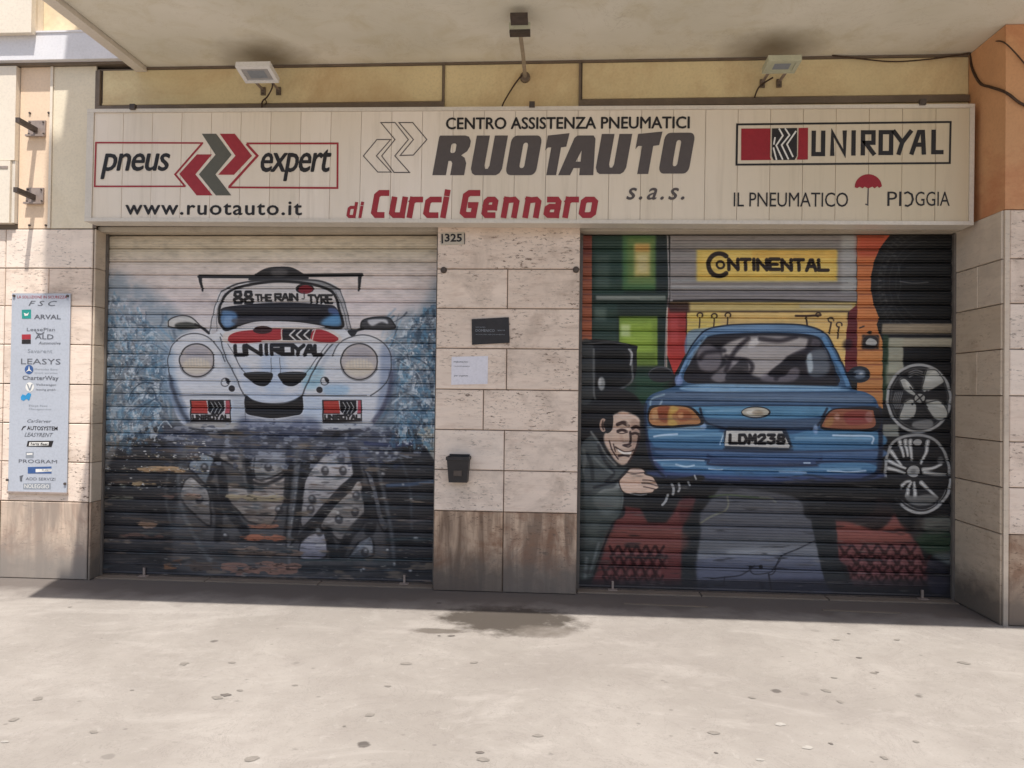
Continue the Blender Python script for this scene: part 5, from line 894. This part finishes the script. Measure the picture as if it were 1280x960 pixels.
    # hands
    hand = M([(335,640),(365,612),(430,612),(460,632),(455,645),(470,655),(510,668),(530,695),(545,722),(550,742),(520,760),(505,775),(430,780),(390,778),(345,782),(310,765),(290,725),(290,690)])
    c.fill(hand, (206,172,148)); c.stroke(hand+[hand[0]], 1.3, (44,34,32), .9)
    for pts in ([(445,690),(490,692),(530,702)], [(440,712),(490,715),(545,730)], [(450,735),(490,742),(530,752)], [(340,640),(390,645),(455,640)]): c.stroke(M(pts), 1.3, (60,42,38), .85)
    c.fill(M([(450,790),(540,780),(640,700),(800,660),(860,680),(760,760),(620,820),(560,870),(470,860)]), (30,29,31), .95, soft=2)
    for pts, wd_ in (([(575,856),(598,828),(612,790)], 3.0), ([(640,720),(650,750),(646,785)], 3.2), ([(686,715),(690,745),(682,765)], 2.8), ([(748,705),(758,724)], 2.4), ([(790,660),(800,685)], 2.0), ([(360,780),(420,790),(470,785)], 1.0)): c.stroke(M(pts), wd_, (172,172,170), .85, soft=1)
    # wear
    for k in range(220):
        x = random.uniform(726,1190); y = random.uniform(292,748) if k % 3 else random.uniform(600,748); L_ = random.uniform(4,55); c.stroke([(x,y),(x+L_,y+random.uniform(-.5,.5))], random.uniform(.3,1.0), random.choice([(104,98,92),(28,28,30),(84,76,70),(130,126,120)]), random.uniform(.1,.4), soft=1)
    for q_, (col_, thr_, al_, ce, asp_) in enumerate((((30,29,31), .70, .55, 9, 8), ((120,114,106), .78, .45, 6, 9), ((80,74,70), .74, .5, 8, 10))): c.patch([(722,600),(1198,600),(1198,755),(722,755)], col_, al_, 20+q_, thr_, 10, ce, asp_)
    bl = (np.clip((c.a[...,2]-c.a[...,0]*1.25)*8, 0, 1))[..., None]; c.a = c.a*(1-bl)+c.a*np.array([1.04,1.03,.985], np.float32)*bl
    c.a *= (0.95+0.10*c.noise(14, 3, 3))[..., None]; c.a *= (0.97+0.06*c.noise(3, 5, 4, 1))[..., None]
    return c
# ------------------------------------------------------------------ roller shutters
def shutter(name_label, x0, x1, canvas, iname, latches):
    r = empty('roller_shutter', ((x0+x1)/2, 0, 0), name_label, 'shutter', 'closed roller shutters with painted murals')
    im = canvas.image(iname); m, t, b = NT(iname); g = nd(t, 'ShaderNodeTexCoord', object=r); sp = nd(t, 'ShaderNodeSeparateXYZ'); t.links.new(g.outputs['Object'], sp.inputs[0])
    cxw = (x0+x1)/2
    u = nd(t, 'ShaderNodeMath', operation='MULTIPLY_ADD'); t.links.new(sp.outputs[0], u.inputs[0]); u.inputs[1].default_value = canvas.S/canvas.W; u.inputs[2].default_value = (cxw-canvas.x0)*canvas.S/canvas.W
    v_ = nd(t, 'ShaderNodeMath', operation='MULTIPLY'); t.links.new(sp.outputs[2], v_.inputs[0]); v_.inputs[1].default_value = canvas.S/canvas.H
    cb = nd(t, 'ShaderNodeCombineXYZ'); t.links.new(u.outputs[0], cb.inputs[0]); t.links.new(v_.outputs[0], cb.inputs[1])
    ti = nd(t, 'ShaderNodeTexImage', image=im, extension='EXTEND'); t.links.new(cb.outputs[0], ti.inputs[0])
    gn = nd(t, 'ShaderNodeVectorMath', operation='SCALE'); gn.inputs['Scale'].default_value = MURAL_GAIN; t.links.new(ti.outputs[0], gn.inputs[0])
    # lifted paint: grimy flecks, more of them near the pavement
    fl = noise(t, pos(t, (1, 1, 2.6)), 34, 5, 0.7); c = mix(t, gn.outputs[0], S(92,80,72), ramp(t, fl, [(0.63, 0), (0.72, 0.55)]))
    t.links.new(c, b.inputs['Base Color']); b.inputs['Roughness'].default_value = 0.48; b.inputs['Specular IOR Level'].default_value = 0.35
    bump(t, b, noise(t, pos(t, (0.6, 1, 3)), 22, 4), 0.25, 0.0015)
    prof = [(0.016,0.0),(0.008,0.002),(-0.002,0.0045),(-0.0045,0.010),(0.004,0.0145),(-0.001,0.020),(-0.004,0.034),(-0.0015,0.0365),(-0.0060,0.039),(-0.0072,0.055),(-0.0042,0.058),(-0.0075,0.061),(-0.0060,0.077),(-0.002,0.080),(-0.0050,0.083),(-0.001,0.0955),(0.008,0.0995),(0.016,0.1040)]
    hw = (x1-x0)/2-0.012; me = MB().profile(prof, -hw, hw).mesh('slat', fix=False); me.materials.append(m)
    me.flip_normals()
    for i in range(24):
        o = bpy.data.objects.new('slat', me); COL.objects.link(o); o.parent = r; o.location = (random.uniform(-0.002, 0.002), random.uniform(-0.0015, 0.0015), 0.192+i*0.1045)
    bb = MB().profile([(0.014,0.022),(-0.010,0.022),(-0.012,0.03),(-0.006,0.04),(-0.006,0.095),(-0.009,0.10),(-0.006,0.105),(-0.006,0.172),(-0.011,0.180),(-0.009,0.188),(0.014,0.190)], x0+0.012, x1-0.012)
    o = bb.build('bottom_panel', m, r)
    MB().box(x0+0.01, x1-0.01, -0.014, 0.02, 0.004, 0.021).build('bottom_bar', K['darkm'], r)
    for xa, xb in ((x0-0.008, x0+0.024), (x1-0.024, x1+0.004)):
        MB().box(xa, xb, -0.030, -0.010, 0.0, 2.70).box(xa, (xa+0.006), -0.009, 0.03, 0.0, 2.70).build('guide_rail', K['rail'], r)
    MB().box(x0-0.008, x1+0.008, -0.105, 0.04, 2.705, 2.742).box(x0-0.008, x1+0.008, -0.085, 0.04, 2.743, 2.80).build('lintel', K['lint'], r)
    for lx in latches:
        l_ = MB().box(lx-0.035, lx+0.035, -0.050, -0.012, 0.004, 0.016); l_.box(lx-0.008, lx+0.008, -0.026, -0.014, 0.017, 0.075); l_.build('floor_latch', K['steel'], r)
    return r
MURAL_GAIN = 1.30
import time as _t; _t0 = _t.time()
cl = paint_left(); cr_ = paint_right(); print('murals', round(_t.time()-_t0, 1))
sh1 = shutter('closed roller shutter painted with a white sports car above tyres, left of the centre pillar', -3.586, -0.908, cl, 'mural_white_car', (-3.22, -1.15))
sh2 = shutter('roller shutter painted with a blue car, a crouching mechanic and wheel rims', 0.164, 2.931, cr_, 'mural_blue_car', (0.44, 2.70))
# ------------------------------------------------------------------ name board on the left pilaster
def on_wall(px, py, y): p = unproj(px, py, y); return float(p[0]), float(p[2])
NB = FY-0.016
nbx0, nbx1, nbz0, nbz1 = -4.238, -3.764, 0.672, 2.212
nb = empty('name_board', ((nbx0+nbx1)/2, FY, nbz0), 'tall silver board of fleet company names, on the travertine left of the shutters', 'signboard')
MB().box(nbx0, nbx1, NB, FY-0.006, nbz0, nbz1).build('board', K['board'], nb)
MB().box(nbx0-0.006, nbx1+0.006, NB-0.006, FY-0.004, nbz0-0.012, nbz0+0.002).build('lower_rail', K['steel'], nb)
for x, z in ((nbx0+0.02, nbz1-0.02), (nbx1-0.02, nbz1-0.02), (nbx0-0.004, nbz0+0.09), (nbx1-0.012, nbz0+0.07)):
    MB().tube([(x, NB+0.002, z), (x, NB-0.010, z)], 0.010, 8).build('screw', K['darkm'], nb)
BL = CR(0, 350, 6.4); BH = CR(0, 480, 6.4)
def wtext(s_, F, x0, y0, x1, y1, mat, parent, y, shear=0.0, off=0.0, spacing=1.0):
    (xa, za), (xb, zb) = on_wall(*F([(x0, y0)])[0], y), on_wall(*F([(x1, y1)])[0], y)
    me = fit_mesh(text_mesh(s_, shear, off, spacing, 2), xa, xb, zb, za, y); return link('lettering', me, K[mat], parent)
def wpoly(F, pts, mat, parent, y, name='emblem'):
    P = [on_wall(*p, y) for p in F(pts)]; me = map_mesh(loops_mesh([P]), lambda a, b_: (a, y, b_)); return link(name, me, K[mat], parent)
ty = NB-0.0015
for s_, F, x0, y0, x1, y1, mat, sh, off in (
    ('LA SOLUZIONE IN SICUREZZA', BL, 138, 124, 535, 148, 'redf', 0, 0), ('F S C', BL, 228, 166, 455, 208, 'greyt', .3, 0), ('ARVAL', BL, 272, 276, 486, 314, 'greyt', 0, .02), ('LeasePlan', BL, 215, 382, 440, 410, 'greyt', 0, 0), ('ALD', BL, 280, 434, 428, 474, 'greyt', 0, .01),
    ('Automotive', BL, 308, 492, 484, 516, 'greyt', .3, 0), ('Savarent', BL, 222, 552, 418, 584, 'lgreyt', 0, 0), ('LEASYS', BL, 168, 628, 484, 676, 'greyt', 0, 0), ('Mercedes Benz', BL, 276, 706, 460, 722, 'lgreyt', 0, 0), ('truck services', BL, 276, 736, 460, 750, 'lgreyt', 0, 0), ('CharterWay', BL, 180, 764, 468, 812, 'greyt', 0, .01),
    ('Volkswagen', BL, 288, 828, 448, 852, 'greyt', 0, 0), ('leasing gmbh', BL, 288, 868, 444, 890, 'greyt', 0, 0), ('Fleet Net', BH, 232, 166, 380, 182, 'lgreyt', 0, 0), ('Management', BH, 232, 194, 410, 212, 'lgreyt', 0, 0), ('CarServer', BH, 218, 282, 410, 310, 'greyt', .3, 0), ('AUTOSYSTEM', BH, 216, 336, 460, 372, 'black', 0, .015), ('LEASYRENT', BH, 196, 388, 424, 424, 'greyt', .4, 0),
    ('PROGRAM', BH, 150, 602, 456, 636, 'greyt', 0, 0), ('ADD SERVIZI', BH, 206, 746, 442, 774, 'greyt', 0, 0), ('NOLEGGIO', BH, 196, 800, 392, 836, 'white', 0, 0)):
    wtext(s_, F, x0, y0, x1, y1, mat, nb, ty, sh, off)
wpoly(BL, [(174,238),(248,236),(248,308),(176,310)], 'teal', nb, ty); wpoly(BL, [(190,262),(215,272),(232,258),(222,284),(198,288)], 'white', nb, ty-0.001)
wpoly(BL, [(174,436),(246,434),(246,474),(174,476)], 'redf', nb, ty); wpoly(BL, [(174,478),(246,476),(246,510),(174,511)], 'black', nb, ty)
wpoly(BL, [(232+35*math.cos(a), 716+37*math.sin(a)) for a in np.linspace(0, 6.283, 18, endpoint=False)], 'blue', nb, ty); wpoly(BL, [(232,684),(238,716),(258,736),(232,724),(206,736),(226,716)], 'white', nb, ty-0.001)
wpoly(BL, [(238+34*math.cos(a), 856+38*math.sin(a)) for a in np.linspace(0, 6.283, 18, endpoint=False)], 'white', nb, ty); wpoly(BL, [(214,832),(224,832),(238,868),(252,832),(262,832),(244,884),(232,884)], 'lgreyt', nb, ty-0.001)
wpoly(BH, [(165,105),(180,82),(205,92),(225,70),(250,78),(242,108),(232,134),(212,118),(190,134),(168,126)], 'sky', nb, ty)
wpoly(BL, [(280,404),(300,424),(330,428),(356,412),(350,426),(320,438),(292,430)], 'greyt', nb, ty-0.0006)
wpoly(BH, [(170,368),(184,340),(208,334),(206,342),(188,350),(178,370)], 'black', nb, ty)
wpoly(BH, [(222,456),(428,454),(412,504),(212,500)], 'black', nb, ty); wpoly(BH, [(236,466),(392,464),(386,492),(230,494)], 'white', nb, ty-0.001); wtext('hertz fleet', BH, 244, 468, 382, 490, 'black', nb, ty-0.002, .2, .02)
wpoly(BH, [(206,545),(268,543),(268,590),(206,590)], 'lgreyt', nb, ty); wpoly(BH, [(214,554),(260,552),(260,566),(214,568)], 'white', nb, ty-0.001)
wpoly(BH, [(222,664),(412,660),(412,716),(222,716)], 'blue', nb, ty); wpoly(BH, [(285,680),(412,678),(412,700),(285,706)], 'white', nb, ty-0.001); wtext('FLEET', BH, 336, 682, 408, 698, 'greyt', nb, ty-0.002)
wpoly(BH, [(156,736),(188,728),(178,746),(176,780),(160,778)], 'greyt', nb, ty); wpoly(BH, [(186,796),(406,792),(406,842),(186,842)], 'lgreyt', nb, ty+0.0005)
# ------------------------------------------------------------------ things on the centre pillar
bp = empty('notice_plate', (-0.5, FY, 1.85), 'small black plate with faint grey writing, on the centre pillar', 'plate')
P = [on_wall(*p, FY-0.006) for p in ((589.5,399),(636,396.5),(637,428.5),(590,431))]; mbp = MB(); mbp.poly(P, FY-0.008, FY-0.0005); mbp.build('plate', K['dark'], bp)
Z6 = CR(550, 390, 9.6)
for s_, x0, y0, x1, y1 in (('CENTRO ASSISTENZA', 425, 176, 545, 190), ('DOMENICO', 428, 206, 655, 238), ('aperto', 690, 212, 780, 232), ('RICEVE PER APPUNTAMENTO', 430, 264, 780, 276)): wtext(s_, Z6, x0, y0, x1, y1, 'lgreyt', bp, FY-0.0095)
pn = empty('paper_notice', (-0.7, FY, 1.56), 'white paper notice with three short grey lines, taped low left of the black plate', 'notice')
P = [on_wall(*p, FY-0.003) for p in ((564.5,446),(610,445),(609.5,480),(564,481))]; MB().poly(P, FY-0.0035, FY-0.0008).build('sheet', K['paper'], pn)
for s_, x0, y0, x1, y1 in (('PNEUMATICI', 166, 590, 335, 610), ('revisioni gomme', 166, 642, 355, 662), ('per urgenze', 170, 758, 335, 780)): wtext(s_, Z6, x0, y0, x1, y1, 'greyt', pn, FY-0.005)
hn = empty('house_number', (-0.8, FY, 2.66), 'worn enamel house number tile at the top left of the centre pillar, under the sign', 'number')
P = [on_wall(*p, FY-0.004) for p in ((551,291),(581,290),(581,305.5),(551,306.5))]; MB().poly(P, FY-0.006, FY-0.0008).build('tile', K['lint'], hn)
I5 = CR(545, 280, 13.7); wtext('325', I5, 150, 165, 445, 305, 'black', hn, FY-0.0075, 0, .03)
fb = MB(); xz = [on_wall(*p, FY-0.007) for p in I5([(92,175),(118,170),(122,330),(96,335)])]; fb.poly(xz, FY-0.0085, FY-0.0065); xz = [on_wall(*p, FY-0.007) for p in I5([(482,160),(496,160),(494,345),(484,345)])]; fb.poly(xz, FY-0.0085, FY-0.0065); fb.build('border', K['black'], hn)
for px, py, lb in ((554.5, 337.5, 'small round dark rubber stop at the left edge of the centre pillar'), (720, 337, 'small round dark rubber stop at the right edge of the centre pillar')):
    x, z = on_wall(px, py, FY-0.01); o = MB().tube([(x, FY+0.002, z), (x, FY-0.012, z), (x, FY-0.022, z), (x, FY-0.024, z)], [0.024, 0.024, 0.016, 0.004], 12).build('wall_stop', K['darkm']); props(o, lb, 'stop', 'round stops on the centre pillar')
# black bin hooked to the pillar
bx, bz0, bz1 = -0.716, 0.822, 1.012
bn = empty('wall_bin', (bx, FY-0.07, bz0), 'small black tapered bin fixed to the centre pillar beside the left shutter', 'bin')
m_ = MB(); hwt, hwb = 0.080, 0.068
vt = lambda hw, d, z, i=0: [(bx-hw+i, FY-d+i, z), (bx+hw-i, FY-d+i, z), (bx+hw-i, FY-0.004-i, z), (bx-hw+i, FY-0.004-i, z)]
m_.add(vt(hwb, 0.095, bz0)+vt(hwt, 0.12, bz1-0.02)+vt(hwt-.006, 0.114, bz1-0.02, .0)+vt(hwb-.004, 0.09, bz0+0.02), [(3,2,1,0),(0,1,5,4),(1,2,6,5),(2,3,7,6),(3,0,4,7)]); m_.build('body', K['dark'], bn)
rm = MB(); rm.box(bx-hwt-0.006, bx+hwt+0.006, FY-0.128, FY-0.118, bz1-0.024, bz1); rm.box(bx-hwt-0.006, bx-hwt+0.004, FY-0.117, FY-0.003, bz1-0.024, bz1); rm.box(bx+hwt-0.004, bx+hwt+0.006, FY-0.117, FY-0.003, bz1-0.024, bz1); rm.box(bx-hwt+0.005, bx+hwt-0.005, FY-0.016, FY-0.003, bz1-0.024, bz1+0.012); rm.build('rim', K['dark'], bn)
MB().box(bx-0.03, bx+0.03, FY-0.112, FY-0.108, bz0+0.05, bz0+0.09).build('badge', K['darkm'], bn)
# ------------------------------------------------------------------ flood lamps and cables
def quad_lamp(cx, cyb, cyf, zb, zf, hw, cas, gl_, label, skew=0.0, face=True):
    r = empty('flood_lamp', (cx, FY, zb), label, 'lamp', 'flood lamps above the sign')
    a = Vector((0, cyf-cyb, zf-zb)); L_ = a.length; a.normalize(); n = Vector((1,0,0)).cross(a); n = n if n.z > 0 else -n; c0 = Vector((cx, (cyb+cyf)/2, (zb+zf)/2))
    MB().obox(c0+n*0.018, (1,0,0), a, n, hw, L_/2, 0.016).build('casing', K[cas], r)
    fr = MB(); t_ = 0.028
    for sx, sy, hx, hy in ((0, 1, hw, t_/2), (0, -1, hw, t_/2), (1, 0, t_/2, L_/2-t_-0.0005), (-1, 0, t_/2, L_/2-t_-0.0005)):
        fr.obox(c0+Vector((1,0,0))*sx*(hw-t_/2)+a*sy*(L_/2-t_/2)-n*0.003, (1,0,0), a, n, hx, hy, 0.0045)
    fr.build('front_frame', K[cas], r)
    gl0 = MB().obox(c0+n*0.000, (1,0,0), a, n, hw-t_-0.001, L_/2-t_-0.001, 0.0015).build('glass', K[gl_], r)
    MB().obox(c0-n*0.0022, (1,0,0), a, n, hw*0.5, L_*0.22, 0.0006).build('diode_panel', K['lgreyt'], gl0)
    for sx in (-1, 1):
        MB().obox((cx+sx*0.06, (cyb+FY)/2-0.005, zb+0.01), (0, cyb-FY, 0.0), (1,0,0), (0,0,1), abs(cyb-FY)/2+0.02, 0.010, 0.004).build('arm', K['steel'], r)
    for sx in (-1, 1): MB().box(cx+sx*0.06-0.018, cx+sx*0.06+0.018, FY-0.014, FY-0.002, zb-0.03, zb+0.03).build('wall_plate', K['brown'], r)
    for sx in (-1, 1): MB().tube([(cx+sx*0.06, FY-0.013, zb-0.018), (cx+sx*0.06, FY-0.022, zb-0.018)], 0.006, 6).build('bolt', K['darkm'], r)
    return r
quad_lamp(-2.206, -0.32, -0.50, 3.768, 3.811, 0.127, 'lampw', 'lampg', 'white square flood lamp facing down above the left end of the sign')
quad_lamp(1.537, -0.34, -0.50, 3.774, 3.793, 0.112, 'lampo', 'lampo', 'greyed old flood lamp facing down above the right half of the sign')
al = empty('arm_lamp', (-0.25, FY, 3.86), 'small dark spotlight at the end of a pale arm, over the middle of the sign', 'lamp')
MB().tube([(-0.262, FY-0.01, 3.845), (-0.262, -0.45, 3.86), (-0.268, -0.77, 3.872)], 0.014, 8).build('arm', K['wcable'], al)
MB().tube([(-0.262, FY, 3.842), (-0.262, FY-0.03, 3.842)], 0.038, 12).build('wall_rose', K['brown'], al)
MB().obox((-0.268, -0.80, 3.868), (1,0,0), (0,1,0), (0,0,1), 0.068, 0.030, 0.020).build('head', K['darkm'], al)
MB().obox((-0.268, -0.845, 3.885), (1,0,0), (0,1,0), (0,0,1), 0.070, 0.010, 0.018).build('visor_bar', K['lampo'], al)
MB().obox((-0.268, -0.905, 3.900), (1,0,0), (0,1,-0.15), (0,0.15,1), 0.056, 0.046, 0.012).build('visor', K['darkm'], al)
def cable(name, pts, r, label, mat='cable', n=6):
    P = [Vector(p) for p in pts]; out = []
    for i in range(len(P)-1):
        p0, p1, p2, p3 = P[max(i-1,0)], P[i], P[i+1], P[min(i+2,len(P)-1)]
        for k in range(5):
            t_ = k/5; out.append(0.5*((2*p1)+(p2-p0)*t_+(2*p0-5*p1+4*p2-p3)*t_**2+(3*p1-p0-3*p2+p3)*t_**3))
    out.append(P[-1]); o = MB().tube(out, r, n).build(name, K[mat], smooth=True); return props(o, label, 'cable')
def PW(px, py, y): p = unproj(px, py, y); return tuple(float(v) for v in p)
cable('lamp_cable', [PW(341,100,-0.30), PW(340,110,-0.26), PW(334,121,-0.21), PW(328,127,-0.19), PW(327,136,-0.19)], 0.006, 'dark cable hanging from the white flood lamp to the sign')
cable('lamp_cable', [PW(331,123,-0.185), PW(333,128,-0.18), PW(331,131,-0.18)], 0.004, 'short cable loop beside the sign under the white flood lamp')
cable('lamp_cable', [PW(652,94,-0.19), PW(643,106,-0.18), PW(633,122,-0.19), PW(628,132,-0.20), PW(629,137,-0.22)], 0.006, 'brown cable running down from the arm of the small spotlight to the sign')
cable('lamp_cable', [PW(966,97,-0.30), PW(956,103,-0.24), PW(948,110,-0.19), PW(943,122,-0.18)], 0.006, 'brown cable curving down from the greyed flood lamp')
cable('wall_cable', [PW(1040,69,-0.18), PW(1080,74,-0.18), PW(1120,77,-0.18), PW(1170,73,-0.18), PW(1213,66,-0.185)], 0.005, 'thin cable sagging along the top of the ochre beam at the right')
sx_ = 2.932
cable('wall_cable', [PW(1214,64,-0.165), (sx_,-0.20,3.86), (sx_,-0.30,3.70), (sx_,-0.42,3.62), (sx_-0.002,PY+0.03,3.535), (2.955,PY-0.012,3.49), (3.05,PY-0.012,3.42), (3.3,PY-0.012,3.33)], 0.009, 'thick brown cable crossing the orange pillar diagonally')
cable('wall_cable', [(sx_,-0.49,3.90), (sx_,-0.54,3.875), (2.934,PY-0.008,3.83), (2.99,PY-0.01,3.77), (3.08,PY-0.01,3.66), (3.15,PY-0.01,3.58)], 0.0045, 'thin brown cable near the top of the orange pillar')
# ------------------------------------------------------------------ debris on the pavement
kerb_bits = []
for px, py, L_, a_, lb in ((832,757,0.58,2,'thin pale metal strip lying along the threshold of the blue car shutter'), (1077,765,0.52,2,'second pale metal strip on the pavement, nearer the corner pillar')):
    p = ground_at(px, py); o = MB().obox((float(p[0]), float(p[1]), 0.003), (math.cos(math.radians(-a_)), math.sin(math.radians(-a_)), 0), (0,1,0), (0,0,1), L_/2, 0.014, 0.0025).build('floor_strip', K['core']); props(o, lb, 'strip')
def blobs(name, spots, mat):
    m_ = MB()
    for px, py, r_ in spots:
        p = ground_at(px, py); n = 11; ph = random.random()*6; vs = [(float(p[0])+r_*.72*(1+.35*math.sin(2*a+ph)+random.uniform(-.22,.22))*math.cos(a)*1.25, float(p[1])+r_*.72*(1+random.uniform(-.25,.25))*math.sin(a), 0.0025) for a in np.linspace(0, 2*math.pi, n, endpoint=False)]
        m_.add(vs, [tuple(range(n))])
    return props(m_.build(name, K[mat], fix=False), kind='stuff')
K['gum'] = plain('old_gum', S(130,123,115), 0.8, 0.15, 40); K['oil'] = plain('dark_spots', S(104,97,91), 0.7, 0.2, 40); K['chalk'] = plain('pale_scuffs', S(160,154,146), 0.9, 0.1, 40)
G7 = lambda L_, ox: [(ox+x/2, 700+y/2, r_) for x, y, r_ in L_]
blobs('gum_spots', G7([(460,260,.032),(580,257,.018),(545,345,.028),(95,347,.03),(35,400,.024),(235,431,.018),(630,498,.03),(925,388,.026),(1015,260,.028),(1185,257,.022),(970,316,.016),(738,314,.014),(1208,500,.024),(600,327,.015),(175,118,.016),(330,326,.010),(860,416,.012)], 0) + G7([(785,327,.03),(805,295,.014),(905,283,.018),(963,200,.022),(810,200,.02),(505,433,.024),(65,440,.02),(1130,258,.03),(600,345,.018),(820,355,.02),(1010,455,.016),(930,495,.02)], 640), 'gum')
blobs('dark_spots', G7([(565,338,.024),(1128,190,.022),(1098,190,.013),(1200,482,.016)], 0) + G7([(797,460,.012),(868,245,.015),(842,185,.010),(912,281,.010),(510,483,.009)], 640), 'oil')
blobs('pale_scuffs', G7([(12,455,.016)], 0) + G7([(670,412,.024),(740,470,.022),(620,500,.016)], 640), 'chalk')
